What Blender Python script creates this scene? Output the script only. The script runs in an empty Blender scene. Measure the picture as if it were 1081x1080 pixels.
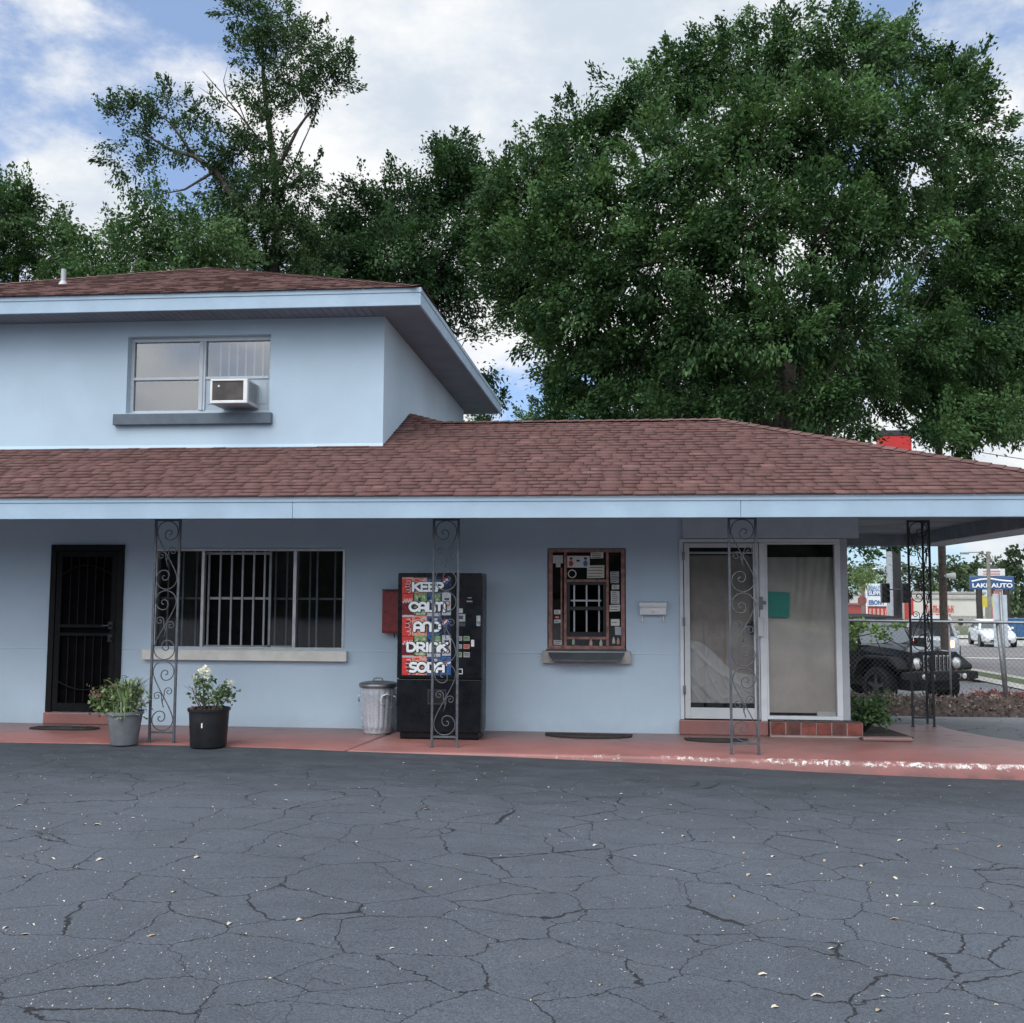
import bpy, bmesh, math, random
import numpy as np
from mathutils import Vector, Matrix
SC = bpy.context.scene
COL = SC.collection
RNG = random.Random(11)
NR = np.random.default_rng(5)
PI = math.pi

# ------------------------------------------------------------------ camera survey
CAM = Vector((0.0, -12.4, 1.64))
YAW, PITCH, ROLL, FPX = math.radians(5.3), math.radians(4.6), math.radians(0.25), 1081.0
_fw = Vector((-math.sin(YAW)*math.cos(PITCH), math.cos(YAW)*math.cos(PITCH), math.sin(PITCH)))
_r0 = Vector((math.cos(YAW), math.sin(YAW), 0))
_u0 = _r0.cross(_fw)
_rt = _r0*math.cos(ROLL) + _u0*math.sin(ROLL)
_up = _u0*math.cos(ROLL) - _r0*math.sin(ROLL)

def ray(px, py):
    return _rt*((px-540.5)/FPX) + _up*((540-py)/FPX) + _fw

def at_d(px, py, d):
    return CAM + ray(px, py)*d

def at_y(px, py, y):
    r = ray(px, py)
    return CAM + r*((y-CAM.y)/r.y)

def at_z(px, py, z):
    r = ray(px, py)
    return CAM + r*((z-CAM.z)/r.z)

def sstep(a, b, x):
    t = min(1.0, max(0.0, (x-a)/(b-a)))
    return t*t*(3-2*t)

# ------------------------------------------------------------------ mesh helpers
class MB:
    def __init__(self):
        self.v = []; self.f = []; self.m = []
    def add(self, vs, fs, mi=0):
        o = len(self.v)
        self.v.extend([tuple(p) for p in vs])
        for f in fs:
            self.f.append(tuple(o+i for i in f)); self.m.append(mi)
        return self
    def quad(self, a, b, c, d, mi=0):
        return self.add([a, b, c, d], [(0, 1, 2, 3)], mi)
    def box(self, x0, x1, y0, y1, z0, z1, mi=0, M=None):
        vs = [Vector((x, y, z)) for z in (z0, z1) for y in (y0, y1) for x in (x0, x1)]
        if M is not None: vs = [M @ p for p in vs]
        return self.add(vs, [(0, 2, 3, 1), (4, 5, 7, 6), (0, 1, 5, 4), (2, 6, 7, 3), (0, 4, 6, 2), (1, 3, 7, 5)], mi)
    def prism(self, poly, axis, a, b, mi=0, M=None):
        # poly: 2D outline counter-clockwise; axis 'x','y','z' = extrusion axis
        def p3(p, t):
            if axis == 'x': return Vector((t, p[0], p[1]))
            if axis == 'y': return Vector((p[0], t, p[1]))
            return Vector((p[0], p[1], t))
        n = len(poly)
        vs = [p3(p, a) for p in poly] + [p3(p, b) for p in poly]
        if M is not None: vs = [M @ p for p in vs]
        fs = [tuple(range(n))[::-1], tuple(range(n, 2*n))]
        for i in range(n):
            j = (i+1) % n
            fs.append((i, j, n+j, n+i))
        return self.add(vs, fs, mi)
    def tube(self, pts, r, n=6, mi=0, closed=False, cap=True):
        pts = [Vector(p) for p in pts]
        k = len(pts)
        rs = r if isinstance(r, (list, tuple)) else [r]*k
        rings = []
        prev = None
        for i in range(k):
            if closed:
                t = pts[(i+1) % k]-pts[i-1]
            else:
                t = pts[min(i+1, k-1)]-pts[max(i-1, 0)]
            if t.length < 1e-9: t = Vector((0, 0, 1))
            t.normalize()
            if prev is None:
                a = Vector((0, 0, 1)) if abs(t.z) < .9 else Vector((1, 0, 0))
                u = t.cross(a).normalized()
            else:
                u = (prev - t*prev.dot(t))
                u = u.normalized() if u.length > 1e-6 else t.orthogonal().normalized()
            prev = u
            w = t.cross(u)
            rings.append([pts[i] + (u*math.cos(2*PI*j/n) + w*math.sin(2*PI*j/n))*rs[i] for j in range(n)])
        vs = [p for ring in rings for p in ring]
        fs = []
        for i in range(k if closed else k-1):
            i2 = (i+1) % k
            for j in range(n):
                j2 = (j+1) % n
                fs.append((i*n+j, i*n+j2, i2*n+j2, i2*n+j))
        if cap and not closed:
            fs.append(tuple(range(n))[::-1]); fs.append(tuple((k-1)*n+j for j in range(n)))
        return self.add(vs, fs, mi)
    def lathe(self, prof, c=(0, 0, 0), n=32, mi=0, ax='z', rfun=None):
        vs = []; fs = []
        k = len(prof)
        for (r, h) in prof:
            for j in range(n):
                a = 2*PI*j/n
                rr = r*(rfun(a, h) if rfun else 1)
                x, y = rr*math.cos(a), rr*math.sin(a)
                if ax == 'z': p = (c[0]+x, c[1]+y, c[2]+h)
                elif ax == 'y': p = (c[0]+x, c[1]+h, c[2]-y)
                else: p = (c[0]+h, c[1]+x, c[2]+y)
                vs.append(p)
        for i in range(k-1):
            for j in range(n):
                j2 = (j+1) % n
                fs.append((i*n+j, i*n+j2, (i+1)*n+j2, (i+1)*n+j))
        return self.add(vs, fs, mi)
    def build(self, name, mat, parent=None, smooth=False, bevel=0, auto=None):
        me = bpy.data.meshes.new(name)
        me.from_pydata(self.v, [], self.f)
        mats = mat if isinstance(mat, (list, tuple)) else [mat]
        for m in mats: me.materials.append(m)
        if len(mats) > 1:
            me.polygons.foreach_set('material_index', self.m)
        if smooth:
            me.polygons.foreach_set('use_smooth', [True]*len(me.polygons))
        me.update()
        if smooth and auto:
            try: me.set_sharp_from_angle(angle=math.radians(auto))
            except Exception: pass
        o = bpy.data.objects.new(name, me)
        COL.objects.link(o)
        if parent is not None: o.parent = parent
        if bevel:
            b = o.modifiers.new('bevel', 'BEVEL'); b.width = bevel; b.segments = 2; b.limit_method = 'ANGLE'; b.angle_limit = math.radians(50)
        return o

def tag(o, label=None, cat=None, group=None, kind=None):
    if label: o['label'] = label
    if cat: o['category'] = cat
    if group: o['group'] = group
    if kind: o['kind'] = kind
    return o

def empty(name, loc=(0, 0, 0), rz=0.0, label=None, cat=None, group=None):
    o = bpy.data.objects.new(name, None)
    COL.objects.link(o)
    o.location = loc; o.rotation_euler = (0, 0, rz); o.empty_display_size = .2
    return tag(o, label, cat, group)

def np_mesh(name, V, Fq, mat, parent=None, attr=None, smooth=False):
    """V (n,3); Fq (m,4) quads; attr: dict name -> per-face float"""
    me = bpy.data.meshes.new(name)
    nv, nf = len(V), len(Fq)
    me.vertices.add(nv); me.vertices.foreach_set('co', np.asarray(V, np.float32).ravel())
    me.loops.add(nf*4); me.loops.foreach_set('vertex_index', np.asarray(Fq, np.int32).ravel())
    me.polygons.add(nf)
    me.polygons.foreach_set('loop_start', np.arange(0, nf*4, 4, dtype=np.int32))
    me.polygons.foreach_set('loop_total', np.full(nf, 4, np.int32))
    if smooth: me.polygons.foreach_set('use_smooth', np.ones(nf, bool))
    me.update(calc_edges=True)
    if attr:
        for k, a in attr.items():
            at = me.attributes.new(k, 'FLOAT', 'FACE')
            at.data.foreach_set('value', np.asarray(a, np.float32))
    me.materials.append(mat)
    me.validate()
    o = bpy.data.objects.new(name, me)
    COL.objects.link(o)
    if parent is not None: o.parent = parent
    return o

# ------------------------------------------------------------------ materials
class NT:
    def __init__(self, name):
        self.m = bpy.data.materials.new(name); self.m.use_nodes = True
        self.t = self.m.node_tree; self.n = self.t.nodes; self.l = self.t.links
        self.b = self.n['Principled BSDF']; self.out = self.n['Material Output']
    def node(self, typ, **kw):
        x = self.n.new(typ)
        for k, v in kw.items():
            if k.startswith('i_'):
                key = k[2:]
                x.inputs[int(key) if key.isdigit() else key.replace('_', ' ')].default_value = v
            else: setattr(x, k, v)
        return x
    def link(self, a, b): self.l.new(a, b); return b
    def coord(self, which='Object', scale=None):
        tc = self.node('ShaderNodeTexCoord').outputs[which]
        if scale is None: return tc
        mp = self.node('ShaderNodeMapping'); mp.inputs['Scale'].default_value = scale
        self.link(tc, mp.inputs['Vector']); return mp.outputs['Vector']
    def noise(self, vec, scale, detail=4, rough=.55, out='Fac'):
        x = self.node('ShaderNodeTexNoise'); x.inputs['Scale'].default_value = scale
        x.inputs['Detail'].default_value = detail; x.inputs['Roughness'].default_value = rough
        self.link(vec, x.inputs['Vector']); return x.outputs[0 if out == 'Fac' else 1]
    def vor(self, vec, scale, feature='F1', rand=1.0, out='Distance'):
        x = self.node('ShaderNodeTexVoronoi'); x.feature = feature; x.inputs['Scale'].default_value = scale
        x.inputs['Randomness'].default_value = rand
        self.link(vec, x.inputs['Vector']); return x.outputs[out]
    def math(self, op, a, b=None, c=None):
        x = self.node('ShaderNodeMath'); x.operation = op
        for i, v in enumerate((a, b, c)):
            if v is None: continue
            if isinstance(v, (int, float)): x.inputs[i].default_value = v
            else: self.link(v, x.inputs[i])
        return x.outputs[0]
    def rng(self, v, a, b, c=0.0, d=1.0, smooth=True):
        x = self.node('ShaderNodeMapRange'); x.interpolation_type = 'SMOOTHSTEP' if smooth else 'LINEAR'
        self.link(v, x.inputs['Value'])
        for k, q in (('From Min', a), ('From Max', b), ('To Min', c), ('To Max', d)):
            if isinstance(q, (int, float)): x.inputs[k].default_value = q
            else: self.link(q, x.inputs[k])
        return x.outputs['Result']
    def mix(self, fac, a, b, mode='MIX'):
        x = self.node('ShaderNodeMix'); x.data_type = 'RGBA'; x.blend_type = mode
        for s, v in ((x.inputs[0], fac), (x.inputs[6], a), (x.inputs[7], b)):
            if isinstance(v, (int, float)): s.default_value = v
            elif isinstance(v, (tuple, list)): s.default_value = (*v[:3], 1)
            else: self.link(v, s)
        return x.outputs[2]
    def bump(self, h, strength=.3, dist=.01, normal=None):
        x = self.node('ShaderNodeBump'); x.inputs['Strength'].default_value = strength; x.inputs['Distance'].default_value = dist
        self.link(h, x.inputs['Height'])
        if normal is not None: self.link(normal, x.inputs['Normal'])
        self.link(x.outputs[0], self.b.inputs['Normal']); return x.outputs[0]
    def base(self, v):
        s = self.b.inputs['Base Color']
        if isinstance(v, (tuple, list)): s.default_value = (*v[:3], 1)
        else: self.link(v, s)
    def rough(self, v):
        s = self.b.inputs['Roughness']
        if isinstance(v, (int, float)): s.default_value = v
        else: self.link(v, s)

MATS = {}
def plain(name, col, rough=.6, metal=0.0, var=.12, scale=6, bump=0.0, bscale=60, spec=.5, emit=None):
    if name in MATS: return MATS[name]
    t = NT(name)
    c = t.coord()
    n = t.noise(c, scale, 5)
    f = t.rng(n, .3, .7)
    t.base(t.mix(f, tuple(x*(1-var) for x in col), tuple(min(1, x*(1+var)) for x in col)))
    t.rough(t.rng(t.noise(c, scale*2.3, 3), .3, .7, max(.02, rough-.08), min(1, rough+.08)))
    t.b.inputs['Metallic'].default_value = metal
    t.b.inputs['Specular IOR Level'].default_value = spec
    if bump: t.bump(t.noise(c, bscale, 4), bump, .01)
    if emit:
        t.b.inputs['Emission Color'].default_value = (*emit[:3], 1); t.b.inputs['Emission Strength'].default_value = emit[3]
    MATS[name] = t.m
    return t.m

def stucco(name, col, dirt=.5):
    t = NT(name); c = t.coord()
    big = t.rng(t.noise(c, .7, 5), .3, .72)
    colr = t.mix(big, tuple(x*.92 for x in col), tuple(min(1, x*1.04) for x in col))
    st = t.rng(t.noise(t.coord('Object', (5, 5, .7)), 1.6, 5, .6), .58, .8)   # faint run-off streaks
    colr = t.mix(t.math('MULTIPLY', st, .16*dirt), colr, tuple(x*.6 for x in col))
    z = t.node('ShaderNodeSeparateXYZ'); t.link(c, z.inputs[0])
    splash = t.math('MULTIPLY', t.rng(t.math('ADD', z.outputs[2], t.math('MULTIPLY', t.noise(c, 4, 6, .65), .28)), .32, .12), .30*dirt)
    colr = t.mix(splash, colr, (.27, .22, .21))
    pit = t.rng(t.noise(c, 14, 6, .7), .66, .74)
    colr = t.mix(t.math('MULTIPLY', pit, .12), colr, tuple(x*.55 for x in col))
    t.base(colr); t.rough(.85); t.b.inputs['Specular IOR Level'].default_value = .25
    h = t.math('ADD', t.math('MULTIPLY', t.noise(c, 7, 3), .8), t.noise(c, 90, 4, .6))
    t.bump(h, .28, .012)
    return t.m

def paint_red(name, chips=0.0, dust=.6):
    t = NT(name); c = t.coord()
    n1 = t.rng(t.noise(c, 1.1, 6, .6), .35, .68)
    col = t.mix(n1, (.30, .125, .112), (.215, .098, .092))
    n2 = t.rng(t.noise(t.coord('Object', (1, 2.5, 1)), 2.2, 8, .68), .52, .72)
    col = t.mix(t.math('MULTIPLY', n2, .55), col, (.25, .17, .155))
    scuff = t.rng(t.noise(c, 9, 7, .7), .62, .72)
    col = t.mix(t.math('MULTIPLY', scuff, .4), col, (.12, .07, .07))
    s0 = t.node('ShaderNodeSeparateXYZ'); t.link(c, s0.inputs[0])
    dust_shade = t.math('MULTIPLY', t.rng(t.math('ADD', s0.outputs[1], t.math('MULTIPLY', t.noise(c, 3, 5), .9)), -.65, .35), dust)  # greyer towards the wall: dust wear plus shade painted into the colour
    col = t.mix(dust_shade, col, (.23, .175, .165))
    if chips:
        s = t.node('ShaderNodeSeparateXYZ'); t.link(c, s.inputs[0])
        # flaked paint along the kerb nose: ragged patches of bare white primer, a wear pattern fixed to the edge
        band = t.math('MULTIPLY', t.rng(s.outputs[2], -.075, -.03), 1.0)
        gate = t.rng(s.outputs[0], -2.4, 1.4)
        gate2 = t.rng(t.noise(c, 1.9, 5, .7), .40, .56)
        nn = t.math('ADD', t.noise(c, 15, 10, .85), t.math('MULTIPLY', t.math('MULTIPLY', band, gate), .13))
        m = t.rng(nn, .638, .662)
        m = t.math('MULTIPLY', m, t.math('MULTIPLY', gate, t.math('MULTIPLY', gate2, t.rng(t.math('ADD', s.outputs[1], t.math('MULTIPLY', s.outputs[0], 0.045)), -1.62, -1.67))))
        col = t.mix(m, col, (.74, .72, .70))
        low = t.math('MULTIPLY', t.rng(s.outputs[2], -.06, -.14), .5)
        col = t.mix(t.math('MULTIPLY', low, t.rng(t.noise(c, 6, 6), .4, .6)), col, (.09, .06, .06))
    t.base(col); t.rough(t.rng(n2, 0, 1, .42, .7))
    t.bump(t.noise(c, 35, 6, .65), .25, .01)
    return t.m

def asphalt(name, base=(.068, .080, .098), cracks=True, strip=True):
    t = NT(name); c = t.coord()
    big = t.rng(t.noise(c, .35, 6, .6), .3, .7)
    col = t.mix(big, tuple(x*.80 for x in base), tuple(x*1.16 for x in base))
    mid = t.rng(t.noise(t.coord('Object', (1, 1.6, 1)), 2.2, 7, .65), .36, .70)
    col = t.mix(t.math('MULTIPLY', mid, .45), col, tuple(x*1.32 for x in base))
    dust = t.rng(t.noise(c, .9, 5, .65), .55, .75)
    col = t.mix(t.math('MULTIPLY', dust, .25), col, (.15, .155, .16))
    grain = t.noise(c, 160, 3, .7)
    col = t.mix(t.rng(grain, .35, .68), col, tuple(min(1, x*1.5) for x in base), 'MIX') if False else t.mix(t.math('MULTIPLY', t.rng(grain, .48, .66), .55), col, tuple(x*2.3 for x in base))
    gr2 = t.noise(c, 70, 4, .8)
    col = t.mix(t.math('MULTIPLY', t.rng(gr2, .54, .40), .55), col, tuple(x*.35 for x in base))
    oil = t.rng(t.noise(t.coord('Object', (1, 1.2, 1)), .85, 3, .5), .66, .78)
    col = t.mix(t.math('MULTIPLY', oil, .5), col, tuple(x*.45 for x in base))
    # exposed pale aggregate and grit, gathered in drifts
    vd = t.vor(c, 75); vc = t.node('ShaderNodeSeparateColor'); t.link(t.vor(c, 75, out='Color'), vc.inputs[0])
    drift = t.rng(t.noise(c, .8, 4), .45, .66)
    fl = t.math('MULTIPLY', t.rng(vd, .22, .12), t.math('GREATER_THAN', vc.outputs[0], .86))
    col = t.mix(t.math('MULTIPLY', fl, t.rng(drift, 0, 1, .15, .9)), col, (.34, .335, .33))
    vd2 = t.vor(c, 15); vc2 = t.node('ShaderNodeSeparateColor'); t.link(t.vor(c, 15, out='Color'), vc2.inputs[0])
    fl2 = t.math('MULTIPLY', t.rng(vd2, .13, .08), t.math('GREATER_THAN', vc2.outputs[0], .985))
    col = t.mix(t.math('MULTIPLY', fl2, .8), col, (.42, .41, .40))
    h = t.math('ADD', t.math('MULTIPLY', t.noise(c, 120, 3, .7), .5), t.math('MULTIPLY', t.noise(c, 18, 5), .6))
    if cracks:
        def warp(sc, amt, det=4, off=0.0):
            src = t.coord() if not off else t.node('ShaderNodeVectorMath', operation='ADD')
            if off:
                t.link(t.coord(), src.inputs[0]); src.inputs[1].default_value = (off, off*1.7, 0); src = src.outputs[0]
            nz = t.node('ShaderNodeTexNoise'); nz.inputs['Scale'].default_value = sc; nz.inputs['Detail'].default_value = det
            nz.inputs['Roughness'].default_value = .62
            t.link(src, nz.inputs['Vector'])
            s = t.node('ShaderNodeVectorMath', operation='SUBTRACT'); t.link(nz.outputs[1], s.inputs[0]); s.inputs[1].default_value = (.5, .5, .5)
            k = t.node('ShaderNodeVectorMath', operation='SCALE'); t.link(s.outputs[0], k.inputs[0]); k.inputs['Scale'].default_value = amt
            a = t.node('ShaderNodeVectorMath', operation='ADD'); t.link(src, a.inputs[0]); t.link(k.outputs[0], a.inputs[1])
            fl = t.node('ShaderNodeVectorMath', operation='MULTIPLY'); t.link(a.outputs[0], fl.inputs[0]); fl.inputs[1].default_value = (.8, 1, 0)
            return fl.outputs[0]
        e1 = t.vor(warp(3.6, .24, 6), 2.0, 'DISTANCE_TO_EDGE')
        w1 = t.rng(t.noise(c, 1.5, 4), .30, .76, .0065, .0115)
        m1 = t.math('MULTIPLY', t.rng(e1, w1, t.math('ADD', w1, -.006), 0, 1), t.rng(t.noise(c, .9, 3), .18, .30))
        e2 = t.vor(warp(5.5, .15, 6, 7.3), 3.9, 'DISTANCE_TO_EDGE')
        w2 = t.rng(t.noise(c, 2.1, 4), .36, .74, .003, .0095)
        m2 = t.math('MULTIPLY', t.rng(e2, w2, t.math('ADD', w2, -.008), 0, 1), t.rng(t.noise(c, .7, 3), .42, .54))
        crk = t.math('MAXIMUM', m1, t.math('MULTIPLY', m2, .8))
        # the strip along the kerb is darker and almost free of cracks
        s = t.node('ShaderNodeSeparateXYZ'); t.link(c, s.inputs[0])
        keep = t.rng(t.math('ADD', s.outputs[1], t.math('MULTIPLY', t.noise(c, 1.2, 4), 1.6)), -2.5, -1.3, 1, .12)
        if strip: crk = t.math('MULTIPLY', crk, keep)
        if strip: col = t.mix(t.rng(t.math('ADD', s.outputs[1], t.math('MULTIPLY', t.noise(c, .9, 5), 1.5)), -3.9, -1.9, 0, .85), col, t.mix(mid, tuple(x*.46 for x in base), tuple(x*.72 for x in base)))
        col = t.mix(t.math('MULTIPLY', crk, .93), col, (.008, .008, .010))
        h = t.math('SUBTRACT', h, t.math('MULTIPLY', crk, 2.6))
    t.base(col); t.rough(t.rng(mid, 0, 1, .72, .86)); t.b.inputs['Specular IOR Level'].default_value = .35
    t.bump(h, .45, .012)
    return t.m

def attr_mat(name, lo, hi, rough=.6, transl=0.0, bump=0.0, bscale=200, spec=.4, noise=.0):
    """colour runs lo..hi on the per-face attribute 'tint' """
    t = NT(name)
    a = t.node('ShaderNodeAttribute'); a.attribute_name = 'tint'
    col = t.mix(a.outputs['Fac'], lo, hi)
    c = t.coord()
    if noise:
        col = t.mix(t.math('MULTIPLY', t.rng(t.noise(c, 120, 3, .7), .4, .7), noise), col, tuple(x*.45 for x in lo))
    t.base(col); t.rough(rough); t.b.inputs['Specular IOR Level'].default_value = spec
    if bump: t.bump(t.noise(c, bscale, 3, .7), bump, .006)
    if transl:
        tr = t.node('ShaderNodeBsdfTranslucent'); t.link(t.mix(1.0, col, (1.25, 1.3, .7), 'MULTIPLY'), tr.inputs[0])
        mx = t.node('ShaderNodeMixShader'); mx.inputs[0].default_value = transl
        t.link(t.b.outputs[0], mx.inputs[1]); t.link(tr.outputs[0], mx.inputs[2]); t.link(mx.outputs[0], t.out.inputs[0])
    return t.m

def glass(name, tint=(.8, .85, .88), refl=.10, rough=.03):
    t = NT(name)
    tr = t.node('ShaderNodeBsdfTransparent'); tr.inputs[0].default_value = (*tint, 1)
    gl = t.node('ShaderNodeBsdfGlossy'); gl.inputs['Roughness'].default_value = rough
    c = t.coord()
    bp = t.node('ShaderNodeBump'); bp.inputs['Strength'].default_value = .05; bp.inputs['Distance'].default_value = .01
    t.link(t.noise(c, 2.5, 2), bp.inputs['Height']); t.link(bp.outputs[0], gl.inputs['Normal'])
    fr = t.node('ShaderNodeFresnel'); fr.inputs[0].default_value = 1.5
    f = t.math('ADD', fr.outputs[0], refl-.04)
    mx = t.node('ShaderNodeMixShader'); t.link(f, mx.inputs[0]); t.link(tr.outputs[0], mx.inputs[1]); t.link(gl.outputs[0], mx.inputs[2])
    t.link(mx.outputs[0], t.out.inputs[0])
    return t.m

WALL = stucco('stucco_blue', (.462, .583, .688))
TRIM = plain('trim_pale_blue', (.350, .470, .582), .55, var=.07, scale=2.2, bump=.08)
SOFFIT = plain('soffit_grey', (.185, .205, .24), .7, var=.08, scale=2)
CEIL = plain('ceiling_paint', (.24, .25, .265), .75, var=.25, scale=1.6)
SILLD = plain('sill_slate', (.095, .125, .16), .65, var=.1, bump=.1)
SILLC = plain('sill_cream', (.66, .66, .61), .6, var=.08, bump=.1)
ALU = plain('aluminium', (.55, .56, .57), .38, .75, var=.12)
ALUW = plain('aluminium_white', (.60, .64, .67), .5, 0, var=.06)
BLACKM = plain('black_steel', (.012, .013, .016), .42, .2, var=.25)
IRON = plain('painted_iron', (.085, .093, .108), .5, .1, var=.25, scale=20)
IROND = plain('painted_iron_dark', (.02, .022, .027), .5, .1, var=.25, scale=20)
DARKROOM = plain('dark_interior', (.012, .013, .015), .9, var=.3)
GLASSD = glass('window_glass', (.62, .66, .70), .10)
GLASSC = glass('clear_glass', (.96, .97, .97), .11)
RED = paint_red('red_floor_paint')
REDS = paint_red('red_step_paint', 0, .08)
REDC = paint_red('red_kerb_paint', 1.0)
ASPH = asphalt('asphalt_parking')
ROAD = asphalt('asphalt_road', (.17, .165, .165), False)
CONC = plain('concrete', (.42, .41, .38), .85, var=.16, scale=3, bump=.25)
SHING = attr_mat('shingle', (.036, .020, .020), (.205, .112, .102), .92, bump=.5, bscale=260, spec=.2, noise=.45)
RUBBER = plain('rubber', (.012, .012, .013), .8, var=.3, bump=.3, bscale=150)
WHITEP = plain('white_paint', (.72, .73, .73), .45, var=.05)
BLACKP = plain('black_plastic', (.012, .013, .015), .38, var=.25)
PAPER = plain('paper', (.62, .62, .58), .8, var=.05)
WOOD = plain('weathered_wood', (.085, .065, .055), .85, var=.35, scale=9, bump=.4, bscale=40)
BARK = plain('bark', (.075, .062, .052), .9, var=.35, scale=9, bump=.6, bscale=28)
# ------------------------------------------------------------------ terrain
def lot_z(x): return -.012 - .135*sstep(-3.4, 4.6, x)
def G(x, y):
    return lot_z(x) - .48*sstep(1.5, 10, y) - .42*sstep(10, 52, y) - .16*sstep(-4, -12, y)*0
XS = [-600, -200, -60, -30, -16, -12, -9, -7, -6, -5, -4.5, -4, -3.5, -3, -2.5, -2, -1.5, -1, -.5, 0, .5, 1, 1.5, 2, 2.5, 3, 3.5, 4, 4.5, 5, 5.5, 6, 7, 8, 9, 10, 10.6, 11.4, 11.8, 12, 14, 16, 20, 26, 34, 44, 60, 100, 200, 600]
YS = [-80, -40, -20, -14, -10, -7, -5, -4, -3, -2, -1, 0, 1, 1.5, 2, 3, 4, 5, 6, 7, 8, 9, 10, 12, 14, 16, 18, 20, 22, 24, 26, 28, 30, 34, 38, 42, 46, 50, 55, 60, 66, 72, 80, 100, 140, 240, 900]

def sheet(name, mat, rects, dz, kind='structure'):
    mb = MB(); ids = {}
    def vid(i, j):
        if (i, j) not in ids:
            ids[(i, j)] = len(mb.v); mb.v.append((XS[i], YS[j], G(XS[i], YS[j])+dz))
        return ids[(i, j)]
    done = set()
    for (x0, x1, y0, y1) in rects:
        for i in range(len(XS)-1):
            if XS[i] < x0-1e-6 or XS[i+1] > x1+1e-6: continue
            for j in range(len(YS)-1):
                if YS[j] < y0-1e-6 or YS[j+1] > y1+1e-6 or (i, j) in done: continue
                done.add((i, j))
                mb.f.append((vid(i, j), vid(i+1, j), vid(i+1, j+1), vid(i, j+1))); mb.m.append(0)
    return tag(mb.build(name, mat, smooth=True), kind=kind)

GRASS = plain('grass', (.07, .105, .035), .9, var=.35, scale=4, bump=.5, bscale=40)
sheet('ground', plain('ground_soil', (.10, .11, .065), .95, var=.3, scale=.4), [(-600, 600, -80, 900)], -.06)
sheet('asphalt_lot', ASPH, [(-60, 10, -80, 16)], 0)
sheet('driveway', asphalt('asphalt_driveway', (.15, .158, .17), True, False), [(3, 10, 1, 16), (4.5, 10, -1, 1)], .004)
sheet('road', ROAD, [(12, 34, -80, 60), (-60, 200, 34, 55)], -.05)
sheet('pavement', CONC, [(10, 10.6, -80, 26), (10.6, 12, 24, 34), (12, 200, 55, 60), (-60, 12, 55, 60)], .03)
sheet('grass_verge', GRASS, [(10.6, 11.4, -80, 24), (-60, 200, 60, 66)], .02)
sheet('concrete_gutter', CONC, [(11.4, 12, -80, 24)], -.02)
# pale concrete band and stop line in the crossing
sheet('concrete_crossing', plain('pale_concrete', (.36, .36, .34), .8, var=.1), [(12, 60, 46, 55)], -.044)
mb = MB()
for (a, b) in (((14.6, 30.9), (30, 28.5)),):
    n = 8
    for k in range(n):
        p = [a[0]+(b[0]-a[0])*k/n, a[1]+(b[1]-a[1])*k/n]; q = [a[0]+(b[0]-a[0])*(k+1)/n, a[1]+(b[1]-a[1])*(k+1)/n]
        mb.quad((p[0], p[1], G(*p)-.035), (q[0], q[1], G(*q)-.035), (q[0], q[1]+.7, G(q[0], q[1]+.7)-.035), (p[0], p[1]+.7, G(p[0], p[1]+.7)-.035))
tag(mb.build('road_marking', plain('road_paint', (.68, .68, .66), .7, var=.15, scale=3)), kind='structure')

# ------------------------------------------------------------------ red walkway slab
def slab(name, outline, z0f, z1, mat):
    n = len(outline); mb = MB(); r = .035
    vs = [(x, y, z0f(x, y)) for x, y in outline] + [(x, y, z1-r) for x, y in outline]
    # rounded nose: inset ring
    cx = sum(p[0] for p in outline)/n; cy = sum(p[1] for p in outline)/n
    inset = []
    for i, (x, y) in enumerate(outline):
        a = Vector(outline[i-1]); b = Vector((x, y)); c = Vector(outline[(i+1) % n])
        n1 = Vector((-(b-a).y, (b-a).x)).normalized(); n2 = Vector((-(c-b).y, (c-b).x)).normalized()
        m = (n1+n2); m = m/max(.3, m.length_squared)*2
        inset.append(Vector((x, y)) + m)
    for k in (0.35, 1.0):
        for i, (x, y) in enumerate(outline):
            d = (inset[i]-Vector((x, y)))
            vs.append((x+d.x*r*k, y+d.y*r*k, z1 - (r*.35 if k < 1 else 0)))
    fs = []
    for lv in range(3):
        for i in range(n):
            j = (i+1) % n
            fs.append((lv*n+i, lv*n+j, (lv+1)*n+j, (lv+1)*n+i))
    fs.append(tuple(3*n+i for i in range(n)))
    mb.add(vs, fs)
    o = mb.build(name, mat, smooth=True, auto=40)
    return tag(o, kind='structure')
front = [(-13, -1.5), (-9, -1.53), (-6.6, -1.55), (-4.5, -1.53), (-3.3, -1.62), (-2.75, -1.69)]
front2 = [(-2.74, -1.69), (-2.2, -1.71), (-1.2, -1.69), (0, -1.70), (1, -1.72), (2.4, -1.82), (4.0, -1.86), (5.2, -1.9), (5.6, -1.8), (5.72, -1.5)]
out1 = front + [(-2.48, .12), (-13, .12)]
out2 = front2 + [(5.5, -1.0), (4.85, -.35), (4.45, .25), (4.25, .85), (4.2, 1.3), (2.7, 1.3), (2.7, .12), (-2.468, .12)]
slab('walkway', out1, lambda x, y: -.35, 0.0, RED)
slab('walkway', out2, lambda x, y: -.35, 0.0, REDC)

# ------------------------------------------------------------------ motel building
B = empty('motel_building', (0, 0, 0), 0, 'pale blue stucco motel office with maroon shingle roofs and an iron post veranda', 'building')

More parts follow.
